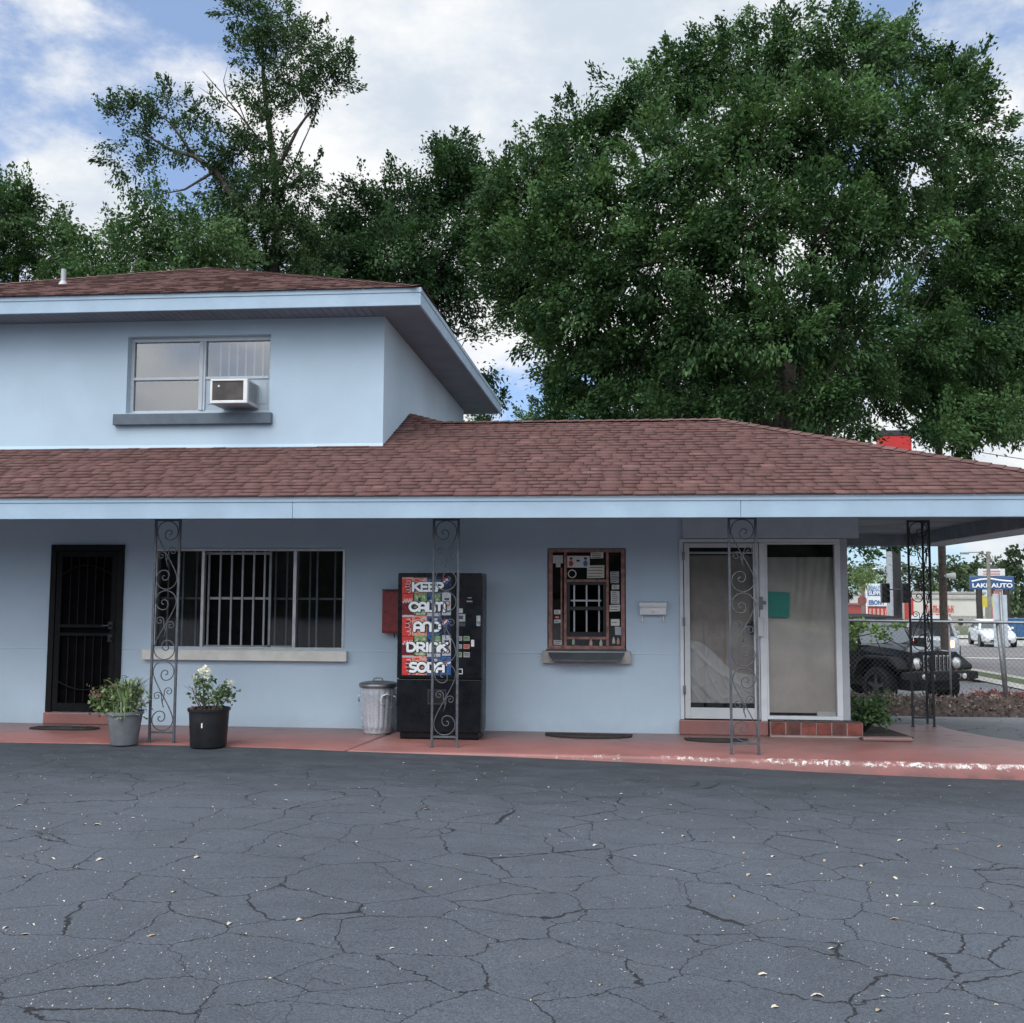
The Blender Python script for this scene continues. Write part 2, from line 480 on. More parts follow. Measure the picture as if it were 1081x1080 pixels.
def wall_y(mb, y, x0, x1, z0, z1, holes, depth, mi=0):
    xs = sorted({x0, x1, *[h[0] for h in holes], *[h[1] for h in holes]})
    zs = sorted({z0, z1, *[h[2] for h in holes], *[h[3] for h in holes]})
    for i in range(len(xs)-1):
        for j in range(len(zs)-1):
            cx = (xs[i]+xs[i+1])/2; cz = (zs[j]+zs[j+1])/2
            if any(h[0] < cx < h[1] and h[2] < cz < h[3] for h in holes): continue
            mb.quad((xs[i], y, zs[j]), (xs[i+1], y, zs[j]), (xs[i+1], y, zs[j+1]), (xs[i], y, zs[j+1]), mi)
    for (a, b, c, d) in holes:
        yb = y+depth
        mb.quad((a, y, c), (a, y, d), (a, yb, d), (a, yb, c), mi)
        mb.quad((b, y, c), (b, yb, c), (b, yb, d), (b, y, d), mi)
        mb.quad((a, y, d), (b, y, d), (b, yb, d), (a, yb, d), mi)
        mb.quad((a, y, c), (a, yb, c), (b, yb, c), (b, y, c), mi)

DOOR = (-6.985, -6.065, .145, 2.215)
WIN = (-5.645, -3.212, .95, 2.188)
TIC = (-.716, .226, .985, 2.192)
ENT = (.862, 2.735, .0, 2.305)
mb = MB()
wall_y(mb, 0, -12.5, 2.82, -.1, 2.66, [DOOR, WIN, TIC, ENT], .14)
mb.quad((2.82, 0, -.1), (2.82, 4.0, -.1), (2.82, 4.0, 2.66), (2.82, 0, 2.66))
mb.box(-12.5, 2.819, .001+4.0, 4.02, -.1, 2.66)
mb.quad((-12.5, 4.0, -.1), (-12.5, 0, -.1), (-12.5, 0, 3.4), (-12.5, 4.0, 3.4))
mb.build('wall', WALL, B)
# dark rooms behind the openings (interior shell)
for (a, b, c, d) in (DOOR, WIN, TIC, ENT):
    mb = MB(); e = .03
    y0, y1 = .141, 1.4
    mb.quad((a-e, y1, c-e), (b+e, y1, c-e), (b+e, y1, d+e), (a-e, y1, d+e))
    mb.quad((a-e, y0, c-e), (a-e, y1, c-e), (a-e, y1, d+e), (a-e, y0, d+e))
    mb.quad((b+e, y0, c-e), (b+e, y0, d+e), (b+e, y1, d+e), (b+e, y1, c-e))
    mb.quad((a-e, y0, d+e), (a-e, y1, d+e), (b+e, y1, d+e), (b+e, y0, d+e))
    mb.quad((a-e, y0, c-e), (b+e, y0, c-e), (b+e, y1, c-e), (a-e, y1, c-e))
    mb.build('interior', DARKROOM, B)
# block course ledge, header above the entrance
for (a, b) in ((-12.5, -6.99), (-6.06, -5.75), (-3.155, -.775), (.285, .862)):
    MB().prism([(-.0035, .928), (.001, .922), (.001, .946), (-.0035, .940)], 'x', a, b).build('block_course', WALL, B)
MB().box(.90, 2.95, -.055, -.001, 2.312, 2.598).build('header_beam', plain('header_grey', (.42, .49, .56), .7, var=.06), B, bevel=.006)

# ---- lower roof
MS = .42; EY, EZ = -1.9, 2.665
cs = 1/math.hypot(1, MS); sn = MS*cs
RY = 1.13; RZ = EZ+MS*(RY-EY)
HX = 1.49
CX = 5.30                                   # side eave
PX, PY = -2.765, 1.62                       # where the roof climbs beside the upper storey
BY = 4.43                                   # rear eave

def hip_x(y): return HX + (RY-y)*(CX-HX)/(RY-EY)

def shingles(name, O, U, V, span, vmax, parent, exposure=.125, seed=0, tab=(.11, .26), thick=.008, mat=SHING):
    """O eave origin, U along eave, V up the slope; span(v) -> list of (u0,u1)."""
    r = np.random.default_rng(seed)
    O = np.array(O, float); U = np.array(U, float); V = np.array(V, float); N = np.cross(U, V)
    Vs = []; Fs = []; T = []
    k = 0; v = -.02
    while v < vmax:
        v1 = min(v+exposure*1.12, vmax)
        for (u0, u1) in span(max(0, (v+min(v+exposure, vmax))/2)):
            u = u0
            run_t = r.random()
            while u < u1-1e-4:
                w = r.uniform(*tab)
                ue = u+w
                if u1-ue < .06: ue = u1
                ue = min(ue, u1)
                if r.random() < .8: run_t = np.clip(r.normal(.66, .06), 0, 1)
                t = thick*(.8 + (1.0 if r.random() < .45 else 0)) + r.uniform(-.001, .001)
                drop = r.uniform(-.0012, .0012)
                g = .002
                a = O+U*(u+g)+V*(v+drop); b = O+U*(ue-g)+V*(v+drop); c = O+U*(ue-g)+V*v1; d = O+U*(u+g)+V*v1
                i = len(Vs)
                Vs += [a, b, c, d, a+N*t, b+N*t, c+N*.002, d+N*.002]
                Fs += [(i+4, i+5, i+6, i+7), (i, i+1, i+5, i+4), (i, i+4, i+7, i+3), (i+1, i+2, i+6, i+5)]
                tt = float(np.clip(run_t + r.normal(0, .03) + (.5 if r.random() < .02 else 0), 0, 1.25))
                T += [tt, .22, tt*.6, tt*.6]
                u = ue
        v += exposure; k += 1
    return np_mesh(name, np.array(Vs), np.array(Fs), mat, parent, {'tint': T})

def front_span(v):
    y = EY + v*cs
    if y <= 0.0: return [(-12.7, hip_x(y))]
    if y <= RY: return [(-2.765, hip_x(y))]
    x1 = PX + (PY-y)/(PY-RY)*(.55)
    return [(-2.765, x1)] if x1 > -2.75 else []
lower_roof = MB()
z_at = lambda y: EZ+MS*(y-EY)
e = .012
PZ = z_at(PY)
lower_roof.add([(-12.7, EY, EZ-e), (CX, EY, EZ-e), (HX, RY, RZ-e), (PX+.55, RY, RZ-e), (PX, PY, PZ-e), (PX, 0, z_at(0)-e), (-12.7, 0, z_at(0)-e)], [(0, 1, 2, 3, 4, 5, 6)])
lower_roof.add([(CX, EY, EZ-e), (CX, BY, EZ-e), (HX, RY, RZ-e)], [(0, 1, 2)])
lower_roof.add([(-12.69, 0, z_at(0)-e), (PX, 0, z_at(0)-e), (PX, BY, EZ-e), (-12.69, BY, EZ-e)], [(0, 1, 2, 3)])
lower_roof.add([(CX, BY, EZ-e), (PX, BY, EZ-e), (PX, PY, PZ-e), (PX+.55, RY, RZ-e), (HX, RY, RZ-e)], [(0, 1, 2, 3, 4)])
LR = lower_roof.build('lower_roof', plain('roof_deck', (.15, .07, .065), .95, var=.2, scale=8), B)
shingles('shingles', (0, EY-.02, EZ-.006), (1, 0, 0), (0, cs, sn), front_span, (PY-EY)/cs, LR, seed=3)
# hip slope on the right
run = CX-HX; ms2 = (RZ-EZ)/run; c2 = 1/math.hypot(1, ms2); s2 = ms2*c2
def side_span(v):
    t = min(1, v*c2/run)
    return [(0 + (RY-EY)*t, (BY-EY) - (BY-RY)*t)]
shingles('shingles', (CX+.02, EY, EZ-.006), (0, 1, 0), (-c2, 0, s2), side_span, run/c2, LR, seed=4)
def caps(a, b, name, parent, seed, w=.13, up=.02):
    a = Vector(a); b = Vector(b); d = (b-a); L = d.length; d.normalize()
    side = d.cross(Vector((0, 0, 1))).normalized()
    n = int(L/.15); r = random.Random(seed); Vs = []; Fs = []; T = []
    for k in range(n):
        p = a+d*(L*k/n); q = a+d*(L*(k+1)/n+.05)
        i = len(Vs)
        lift = Vector((0, 0, up)); lo = Vector((0, 0, up*.45))
        Vs += [p-side*w-Vector((0, 0, w*.30))+lift, p+lift*1.25, p+side*w-Vector((0, 0, w*.30))+lift,
               q-side*w-Vector((0, 0, w*.30))+lo, q+lo*1.25, q+side*w-Vector((0, 0, w*.30))+lo]
        Fs += [(i, i+1, i+4, i+3), (i+1, i+2, i+5, i+4), (i, i+1, i+1, i) if False else (i+3, i+4, i+1, i)]
        t = min(1.1, max(.3, r.gauss(.68, .14))); T += [t, t, t]
    # drop the duplicate face of each cap
    Fs = [f for k, f in enumerate(Fs) if k % 3 != 2]; T = [x for k, x in enumerate(T) if k % 3 != 2]
    return np_mesh(name, np.array([tuple(p) for p in Vs]), np.array(Fs), SHING, parent, {'tint': T})
caps((CX, EY, EZ), (HX, RY, RZ), 'hip_cap', LR, 1)
caps((HX, RY, RZ), (PX+.55, RY, RZ), 'ridge_cap', LR, 2)
caps((PX+.55, RY, RZ), (PX+.02, PY, PZ), 'ridge_cap', LR, 3)
caps((HX, RY, RZ), (CX, BY, EZ), 'hip_cap', LR, 4)
# fascia boards + drip edge, soffits
mb = MB()
FZ0, FZ1 = 2.422, 2.645
for xa_, xb_ in ((-12.7, -8.4), (-8.3965, -3.3), (-3.2965, 1.35), (1.3535, CX-.03)): mb.box(xa_, xb_, EY, EY+.03, FZ0, FZ1)
mb.box(CX-.03, CX, EY, BY, FZ0, FZ1)
mb.box(-12.7, CX-.03, BY-.03, BY, FZ0, FZ1)
mb.box(-12.7, CX+.008, EY-.010, EY+.02, FZ1-.05, EZ-.010)
mb.box(CX-.02, CX+.010, EY+.021, BY, FZ1-.05, EZ-.010)
mb.build('fascia', TRIM, B, bevel=.004)
MB().box(-12.7, CX+.012, EY-.014, EY-.0105, EZ-.034, EZ-.008).build('drip_edge', plain('drip_metal', (.40, .43, .47), .45, .3, var=.06), B)
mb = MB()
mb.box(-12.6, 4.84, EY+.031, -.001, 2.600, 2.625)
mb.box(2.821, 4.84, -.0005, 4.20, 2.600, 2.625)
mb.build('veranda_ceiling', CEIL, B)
MB().box(4.84, CX-.031, EY+.031, BY-.031, 2.430, 2.455).build('side_soffit', plain('side_soffit_lit', (.42, .43, .44), .7, var=.12), B)  # paler than the ceiling: sky light at the eave edge put into the paint
mb = MB()
mb.box(4.78, 4.839, EY+.4, 4.2, 2.425, 2.599)
mb.box(2.821, 4.779, 4.2, 4.30, 2.425, 2.63)
mb.box(-12.6, 4.779, -1.53, -1.38, 2.452, 2.599)
mb.build('veranda_beam', plain('beam_grey', (.22, .23, .25), .7, var=.15), B)

# ---- upper storey
UX, UX2 = -2.765, -2.69      # right wall, front and far end
UB = 6.6
UW = (-6.10, -4.222, 3.912, 4.905)
mb = MB()
wall_y(mb, 0, -10.0, UX, 3.40, 5.10, [UW], .18)
mb.quad((UX, 0, 3.40), (UX2, UB, 3.40), (UX2, UB, 5.10), (UX, 0, 5.10))
mb.quad((UX2, UB, 2.6), (-10, UB, 2.6), (-10, UB, 5.10), (UX2, UB, 5.10))
mb.quad((-10, 0, 3.40), (-10, 0, 5.10), (-10, UB, 5.10), (-10, UB, 3.40))
mb.build('upper_wall', WALL, B)
mb = MB()
(a, b, c, d) = UW
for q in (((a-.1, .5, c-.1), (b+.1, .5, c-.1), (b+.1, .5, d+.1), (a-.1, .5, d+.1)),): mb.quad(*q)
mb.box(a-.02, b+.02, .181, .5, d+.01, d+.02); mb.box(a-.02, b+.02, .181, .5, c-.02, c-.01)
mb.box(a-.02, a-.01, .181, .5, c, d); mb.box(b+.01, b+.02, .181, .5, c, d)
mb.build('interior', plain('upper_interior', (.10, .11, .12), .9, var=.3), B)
MBs = MB()
fl = [(a, .0) for a in ()]
# flashing bead where wall meets the lower roof
MBs.prism([(-.03, 3.452), (-.012, 3.490), (.004, 3.500), (.004, 3.44)], 'x', -10, UX+.005)
MBs.build('flashing', WALL, B)
UE0, UE1 = 5.093, 5.318
EX, EX2, EYF, EYB = -2.217, -2.02, -.50, 7.0
EXL = -10.5
AX, AY, AZ = (EX+EXL)/2, 3.25, 6.86
s = MB()
s.quad((EXL, EYF, UE1-.012), (EX, EYF, UE1-.012), (AX, AY, AZ-.012), (AX, AY, AZ-.012)) if False else s.add([(EXL, EYF, UE1-.012), (EX, EYF, UE1-.012), (AX, AY, AZ-.012), (EX2, EYB, UE1-.012), (EXL, EYB, UE1-.012)], [(0, 1, 2), (1, 3, 2), (3, 4, 2), (4, 0, 2)])
UR = s.build('upper_roof', MATS['roof_deck'], B)
L1 = math.hypot(AY-EYF, AZ-UE1)
hw = (EX-EXL)/2
shingles('shingles', (0, EYF-.02, UE1-.006), (1, 0, 0), (0, (AY-EYF)/L1, (AZ-UE1)/L1), lambda v: [(EXL+hw*min(1, v/L1), EX-hw*min(1, v/L1))], L1-.02, UR, seed=7)
L2 = math.hypot(hw, AZ-UE1)
shingles('shingles', (EX+.02, 0, UE1-.006), (0, 1, 0), (-hw/L2, 0, (AZ-UE1)/L2), lambda v: [(EYF+(AY-EYF)*min(1, v/L2), EYB-(EYB-AY)*min(1, v/L2))], L2-.02, UR, seed=8)
caps((EX, EYF, UE1), (AX, AY, AZ), 'hip_cap', UR, 5)
caps((EXL, EYF, UE1), (AX, AY, AZ), 'hip_cap', UR, 6)
mb = MB()
mb.box(EXL, EX-.03, EYF, EYF+.03, UE0, UE1-.02)
def sidebd(x0, x1, z0, z1, y0=EYF, y1=EYB):
    dx = EX2-EX
    mb.add([(EX+x0, y0, z0), (EX+x1, y0, z0), (EX2+x1, y1, z0), (EX2+x0, y1, z0), (EX+x0, y0, z1), (EX+x1, y0, z1), (EX2+x1, y1, z1), (EX2+x0, y1, z1)],
           [(0, 3, 2, 1), (4, 5, 6, 7), (0, 1, 5, 4), (1, 2, 6, 5), (2, 3, 7, 6), (3, 0, 4, 7)])
sidebd(-.03, 0, UE0, UE1-.02)
mb.box(EXL, EX+.008, EYF-.010, EYF+.02, UE1-.07, UE1-.010)
sidebd(-.02, .010, UE1-.07, UE1-.010, EYF+.021)
mb.box(EXL, EX2-.05, EYB-.03, EYB-.001, UE0, UE1-.02)
mb.build('upper_fascia', TRIM, B, bevel=.004)
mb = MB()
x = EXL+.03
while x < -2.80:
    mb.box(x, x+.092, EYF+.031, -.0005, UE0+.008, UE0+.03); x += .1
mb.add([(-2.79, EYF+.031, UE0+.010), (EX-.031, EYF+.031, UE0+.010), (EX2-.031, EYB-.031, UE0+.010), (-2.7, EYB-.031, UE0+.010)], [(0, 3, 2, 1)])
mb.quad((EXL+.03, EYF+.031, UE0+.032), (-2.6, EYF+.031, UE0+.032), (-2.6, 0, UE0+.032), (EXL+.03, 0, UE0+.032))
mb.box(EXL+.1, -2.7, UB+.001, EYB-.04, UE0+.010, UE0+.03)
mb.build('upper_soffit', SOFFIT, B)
# corner bead and vent pipe
p = Vector((-7.57, 1.0, 5.93))
mb = MB(); mb.lathe([(.034, -.15), (.034, .22), (.026, .22), (.026, .1)], p, 14); mb.lathe([(.09, -.06), (.05, .03), (.036, .05)], p, 14)
mb.build('vent_pipe', plain('vent_metal', (.36, .38, .40), .5, .3, var=.15), B, smooth=True, auto=40)

# ---- upper window
W = empty('upper_window'); W.parent = B
(a, b, c, d) = UW
mxa, mxb = -5.185, -5.10
mb = MB(); y0, y1 = .095, .15
mb.box(a, b, .085, .16, d-.055, d); mb.box(a, b, y0, y1, c, c+.045)
mb.box(a, a+.045, y0, y1, c+.046, d-.056); mb.box(b-.045, b, y0, y1, c+.046, d-.056)
mb.box(mxa, mxb, y0-.012, y1, c+.046, d-.056); mb.box(mxa+.03, mxa+.055, y0-.026, y0-.0125, c+.046, d-.056)
zm = 4.372
mb.box(a+.046, mxa-.001, y0-.006, y1, zm-.018, zm+.018); mb.box(mxb+.001, b-.046, y0-.006, y1, zm-.018, zm+.018)
mb.build('frame', plain('window_frame', (.47, .52, .57), .5, .1, var=.05), W, bevel=.004)
UPG = glass('upper_glass', (.75, .78, .8), .27, .05)
MB().quad((a+.04, .125, c+.04), (mxa, .125, c+.04), (mxa, .125, zm), (a+.04, .125, zm)).build('pane', UPG, W)
MB().quad((a+.04, .125, zm), (mxa, .125, zm), (mxa, .125, d-.05), (a+.04, .125, d-.05)).build('pane', UPG, W)
MB().quad((mxb, .125, zm), (b-.04, .125, zm), (b-.04, .125, d-.05), (mxb, .125, d-.05)).build('pane', UPG, W)
mb = MB(); x = mxb+.14
while x < b-.08:
    mb.box(x, x+.022, .20, .205, zm, d-.06); x += .112
mb.build('blind', plain('blind_slat', (.60, .62, .62), .7, var=.05), W)
mb = MB(); x = a
while x < mxa:
    mb.add([(x, .24, c), (x+.05, .22, c), (x+.1, .24, c), (x, .24, d), (x+.05, .22, d), (x+.1, .24, d)], [(0, 1, 4, 3), (1, 2, 5, 4)]); x += .1
mb.build('curtain', plain('curtain_grey', (.15, .165, .18), .9, var=.15, scale=3), W)
# panel round the air conditioner
mb = MB(); mb.box(mxb+.001, b-.046, .105, .135, c+.046, zm-.019); mb.box(mxb+.03, b-.07, .098, .1045, c+.12, zm-.06)
mb.build('filler_panel', plain('filler_board', (.40, .47, .54), .6, var=.05), W, bevel=.003)
MB().box(-6.235, -4.175, -.075, -.0005, 3.752, 3.893).build('sill', SILLD, W, bevel=.008)

# window air conditioner (sits in the window)
A = empty('air_conditioner', (-4.63, 0, 3.965), 0, 'small white air conditioner jutting from the upper window', 'air conditioner')
mb = MB(); w_, h_ = .235, .30; y0, y1 = -.33, .094
mb.box(-w_, w_, y0+.03, y1, 0.0, h_)
mb.build('casing', plain('ac_casing', (.42, .44, .45), .5, .1, var=.08), A, bevel=.008)
mb = MB()
mb.box(-w_, w_, y0, y0+.029, 0, .035); mb.box(-w_, w_, y0, y0+.029, h_-.022, h_)
mb.box(-w_, -w_+.025, y0, y0+.029, .0355, h_-.0225); mb.box(w_-.05, w_, y0, y0+.029, .0355, h_-.0225)
mb.build('bezel', WHITEP, A, bevel=.005)
mb = MB(); mb.box(-w_+.025, w_-.05, y0+.02, y0+.0295, .035, h_-.022)
x = -w_+.03
while x < w_-.06: mb.box(x, x+.004, y0+.012, y0+.0195, .036, h_-.023); x += .0125
mb.build('grille', plain('ac_fins', (.14, .13, .125), .6, .4, var=.2), A)
mb = MB()
for k in range(9): mb.box(w_+.0005, w_+.003, y0+.07, y1-.08, .05+k*.026, .06+k*.026)
mb.build('side_vent', BLACKP, A)
MB().lathe([(0, -.004), (.014, -.004), (.014, .012)], (-.13, y0+.012, .215), 12, ax='y').build('badge', ALU, A)
# ---- lower window
W = empty('lower_window'); W.parent = B
(a, b, c, d) = WIN
def wx(px, y=.04): return at_y(px, 632, y).x
mb = MB()
mb.box(a, b, -.012, .06, d-.03, d); mb.box(a, b, .0, .07, c, c+.02)
mb.box(a, a+.03, -.010, .06, c+.021, d-.031); mb.box(b-.03, b, -.010, .06, c+.021, d-.031)
m1, m2, m3 = wx(215), wx(285), wx(312)
for m, w in ((m1, .018), (m3, .020)): mb.box(m-w, m+w, -.008, .06, c+.021, d-.031)
mb.build('frame', ALU, W, bevel=.003)
mb = MB()
for xx in (wx(192), wx(334)): mb.box(xx-.012, xx+.012, .062, .085, c+.021, d-.031)
mb.box(m2-.014, m2+.014, .03, .06, c+.021, d-.031)
mb.box(m1+.019, m2-.015, .035, .055, d-.075, d-.045); mb.box(m1+.019, m3-.021, .03, .058, c+.021, c+.04)
mb.build('sash', plain('sash_metal', (.26, .27, .28), .45, .5, var=.15), W)
mb = MB()
bars = [(219, 1), (231, 1), (243, 1), (254.7, 1), (266.5, 1), (278, 1)]
for px, _ in bars: mb.box(wx(px)-.011, wx(px)+.011, .066, .084, c+.02, d-.03)
mb.box(m1+.03, m2-.02, .085, .097, 1.555, 1.585)
mb.build('security_bars', plain('bar_grey', (.36, .37, .38), .5, .3, var=.1), W)
mb = MB()
for px in (289, 301, 325.5, 352, 175, 205): mb.box(wx(px)-.01, wx(px)+.01, .10, .115, c+.02, d-.03)
mb.box(m2+.02, b-.04, .116, .124, 1.555, 1.58); mb.box(a+.04, m1-.02, .116, .124, 1.555, 1.58)
mb.build('inner_bars', plain('bar_dim', (.24, .25, .26), .5, .3, var=.1), W)
for p, q, y in ((a+.03, m1-.018, .05), (m2+.014, m3-.02, .045), (m3+.02, b-.03, .05)):
    MB().quad((p, y, c+.02), (q, y, c+.02), (q, y, d-.03), (p, y, d-.03)).build('pane', GLASSD, W)
mb = MB()
mb.quad((m1, .135, c+.02), (m2, .135, c+.02), (m2, .135, d-.03), (m1, .135, d-.03))
mb.build('insect_screen', plain('insect_screen', (.006, .0065, .008), .8, var=.3, spec=.08), W)
mb = MB(); r = random.Random(3)
def drape(x0, x1, y, z0, z1, amp=.02, n=14):
    mb = MB(); vs = []; fs = []
    for i in range(n+1):
        x = x0+(x1-x0)*i/n; yy = y+amp*math.sin(i*1.9)+r.uniform(-.004, .004)
        vs += [(x, yy, z0), (x, yy, z1)]
    for i in range(n): fs.append((2*i, 2*i+2, 2*i+3, 2*i+1))
    mb.add(vs, fs); mb.build('curtain', plain('curtain_dark', (.022, .021, .023), .9, var=.3), W, smooth=True)
drape(a, m1, .30, c, d); drape(m2-.02, m3, .30, c, d, .02, 8)
MB().box(-5.745, -3.158, -.085, -.0005, .808, .936).build('sill', SILLC, W, bevel=.008)

# ---- left security door
D = empty('security_door'); D.parent = B
(a, b, c, d) = DOOR
mb = MB()
mb.box(a-.02, b+.02, -.030, .05, d-.055, d+.02); mb.box(a-.02, a+.055, -.030, .05, c, d-.056); mb.box(b-.055, b+.02, -.030, .05, c, d-.056)
mb.build('frame', plain('door_frame_black', (.006, .0065, .008), .6, 0, var=.2, spec=.2), D, bevel=.004)
LEAFM = plain('door_black', (.006, .0065, .008), .6, 0, var=.2, spec=.15)
mb = MB(); ai, bi = a+.062, b-.062; ti, ci = d-.062, c+.01
mb.box(ai, ai+.07, -.02, .02, ci, ti); mb.box(bi-.07, bi, -.02, .02, ci, ti)
mb.box(ai+.071, bi-.071, -.02, .02, ti-.07, ti); mb.box(ai+.071, bi-.071, -.02, .02, ci, ci+.10)
mb.box(ai+.071, bi-.071, -.022, .015, 1.195, 1.235); mb.box(ai+.071, bi-.071, -.022, .015, 1.09, 1.13)
n = 6
for k in range(1, n):
    x = ai+.07+(bi-ai-.14)*k/n
    mb.box(x-.007, x+.007, -.008, .006, ci+.101, 1.089); mb.box(x-.007, x+.007, -.008, .006, 1.236, ti-.071)
for z0, s in ((1.86, .12), (.52, -.10)):
    pts = [(ai+.07+(bi-ai-.14)*t/12, -.014, z0+s*math.sin(PI*t/12)) for t in range(13)]
    mb.tube(pts, .010, 6)
mb.build('leaf', LEAFM, D, bevel=.002)
MB().quad((ai, .03, ci), (bi, .03, ci), (bi, .03, ti), (ai, .03, ti)).build('mesh_screen', plain('door_mesh', (.003, .003, .004), .8, var=.3, spec=.05), D)
mb = MB(); hx = bi-.06
mb.box(hx-.03, hx+.03, -.034, -.0215, 1.18, 1.27); mb.box(hx-.03, hx+.03, -.034, -.0215, 1.02, 1.11)
mb.tube([(hx, -.04, 1.225), (hx, -.07, 1.225), (hx-.09, -.07, 1.222)], .010, 8); mb.lathe([(0, -.02), (.02, -.02), (.022, 0)], (hx, -.035, 1.065), 12, ax='y')
mb.build('handle', plain('handle_dark', (.045, .047, .052), .3, .8, var=.1), D)
MB().box(-7.01, -6.045, -.06, -.0005, .001, .142).build('step', REDS, B, bevel=.012)

# ---- service window
S = empty('service_window'); S.parent = B
def T(zx, zy, y=-.012):                     # a spot measured on the window, mapped to its plane
    p = at_y(570+zx/7.71, 570+zy/7.71, y); return p.x, p.z
(a, b, c, d) = TIC
WOODR = plain('worn_pink_wood', (.27, .145, .125), .8, var=.35, scale=14, bump=.4, bscale=50)
def tbox(mb, x0, y0, x1, y1, ya, yb, mi=0):
    p = T(x0, y1, ya); q = T(x1, y0, ya)
    mb.box(p[0], q[0], ya, yb, p[1], q[1], mi)
mb = MB()
tbox(mb, 66, 74, 690, 99, -.018, .06)
tbox(mb, 68, 865, 690, 888, -.016, .06)
for x0, x1 in ((68, 102), (662, 690)): tbox(mb, x0, 100, x1, 864, -.017, .06)
for x0, x1 in ((196, 217), (540, 559)): tbox(mb, x0, 100, x1, 864, -.014, .055)
tbox(mb, 218, 322, 539, 341, -.012, .05); tbox(mb, 218, 790, 539, 808, -.012, .05)
tbox(mb, 168, 225, 181, 864, .02, .05)
mb.build('frame', WOODR, S, bevel=.003)
mb = MB()
tbox(mb, 219, 342, 243, 789, -.004, .04); tbox(mb, 515, 342, 538, 789, -.004, .04)
tbox(mb, 244, 342, 514, 366, -.004, .04); tbox(mb, 244, 750, 514, 789, -.004, .04); tbox(mb, 244, 543, 514, 571, -.008, .04)
mb.build('sash', BLACKM, S, bevel=.003)
mb = MB()
for x in (279, 380, 481):
    tbox(mb, x-6, 367, x+6, 542, .05, .062); tbox(mb, x-6, 572, x+6, 749, .05, .062)
tbox(mb, 250, 488, 500, 500, .063, .07)
mb.build('bars', plain('bar_light', (.42, .43, .44), .45, .4, var=.1), S)
for x0, y0, x1, y1 in ((103, 100, 195, 864), (218, 100, 539, 321), (560, 100, 661, 864), (218, 809, 539, 864)):
    p = T(x0, y1, .03); q = T(x1, y0, .03)
    MB().quad((p[0], .03, p[1]), (q[0], .03, p[1]), (q[0], .03, q[1]), (p[0], .03, q[1])).build('pane', GLASSD, S)
mb = MB(); tbox(mb, 103, 480, 195, 860, .10, .12); mb.build('back_board', plain('board_brown', (.07, .04, .034), .8, var=.3), S)
NOTES = [((105, 125, 188, 190), (.52, .53, .53), 0), ((130, 178, 168, 222), (.5, .51, .5), 0), ((412, 103, 515, 152), (.60, .60, .56), 3),
         ((383, 208, 523, 312), (.55, .54, .47), 4), ((572, 258, 642, 306), (.38, .41, .43), 3), ((575, 308, 643, 350), (.33, .35, .36), 2),
         ((585, 365, 645, 402), (.55, .54, .50), 2), ((578, 415, 648, 517), (.52, .54, .55), 6), ((565, 530, 652, 583), (.58, .57, .54), 2),
         ((578, 645, 648, 698), (.64, .62, .56), 1), ((612, 705, 662, 772), (.38, .43, .50), 0),
         ((115, 570, 168, 605), (.58, .59, .60), 2), ((115, 650, 168, 678), (.42, .50, .54), 1), ((112, 815, 178, 852), (.46, .47, .46), 2)]
INK = plain('ink', (.06, .06, .07), .8, var=.2)
for k, ((x0, y0, x1, y1), colr, lines) in enumerate(NOTES):
    y = .022 - .0011*(k % 5)
    p = T(x0, y1, y); q = T(x1, y0, y); sk = RNG.uniform(-.006, .006)
    m = MB(); m.add([(p[0], y, p[1]), (q[0], y, p[1]+sk), (q[0]+sk*.5, y, q[1]+sk), (p[0]+sk*.5, y, q[1])], [(0, 1, 2, 3)])
    for j in range(lines):
        zz = q[1]-(q[1]-p[1])*(j+.7)/(lines+.4); m.quad((p[0]+.012, y-.0008, zz-.004), (q[0]-.012-RNG.random()*.03, y-.0008, zz-.004), (q[0]-.012-RNG.random()*.03, y-.0008, zz+.004), (p[0]+.012, y-.0008, zz+.004), 1)
    m.build('notice', [plain('notice_%d%d%d' % tuple(int(v*99) for v in colr), colr, .7, var=.06), INK], S)
# wide poster with two figures
y = .0152; p = T(222, 225, y); q = T(405, 130, y)
m = MB(); m.quad((p[0], y, p[1]), (q[0], y, p[1]), (q[0], y, q[1]), (p[0], y, q[1]))
def disc(mb, cx, cz, rx, rz, y, mi, n=14): mb.add([(cx+rx*math.cos(2*PI*k/n), y, cz+rz*math.sin(2*PI*k/n)) for k in range(n)], [tuple(range(n))], mi)
for zx, mi in ((253, 1), (371, 2)):
    cx, cz = T(zx, 192, y); disc(m, cx, cz, .028, .036, y-.001, mi)
    cx, cz = T(zx, 157, y); disc(m, cx, cz, .018, .015, y-.0012, 4); disc(m, cx, cz+.012, .020, .011, y-.0016, 3)
cx, cz = T(310, 170, y); m.quad((cx-.02, y-.001, cz-.01), (cx+.02, y-.001, cz-.01), (cx+.02, y-.001, cz+.012), (cx-.02, y-.001, cz+.012), 3)
m.build('poster', [plain('poster_white', (.55, .58, .58), .6, var=.04), plain('poster_red', (.42, .04, .03), .6), plain('poster_blue', (.05, .15, .30), .6), plain('poster_black', (.015, .015, .018), .6), plain('poster_skin', (.40, .24, .17), .6)], S)
m = MB(); cx, cz = T(262, 276, .01)
m.tube([(cx+.046*math.cos(t*PI/10), .008, cz+.046*math.sin(t*PI/10)) for t in range(20)], .007, 6, closed=True)
m.build('ring_sticker', PAPER, S)
m = MB(); cx, cz = T(140, 629, .018); disc(m, cx, cz, .026, .014, .018, 0); m.build('orange_sticker', plain('sticker_orange', (.62, .20, .13), .6), S)
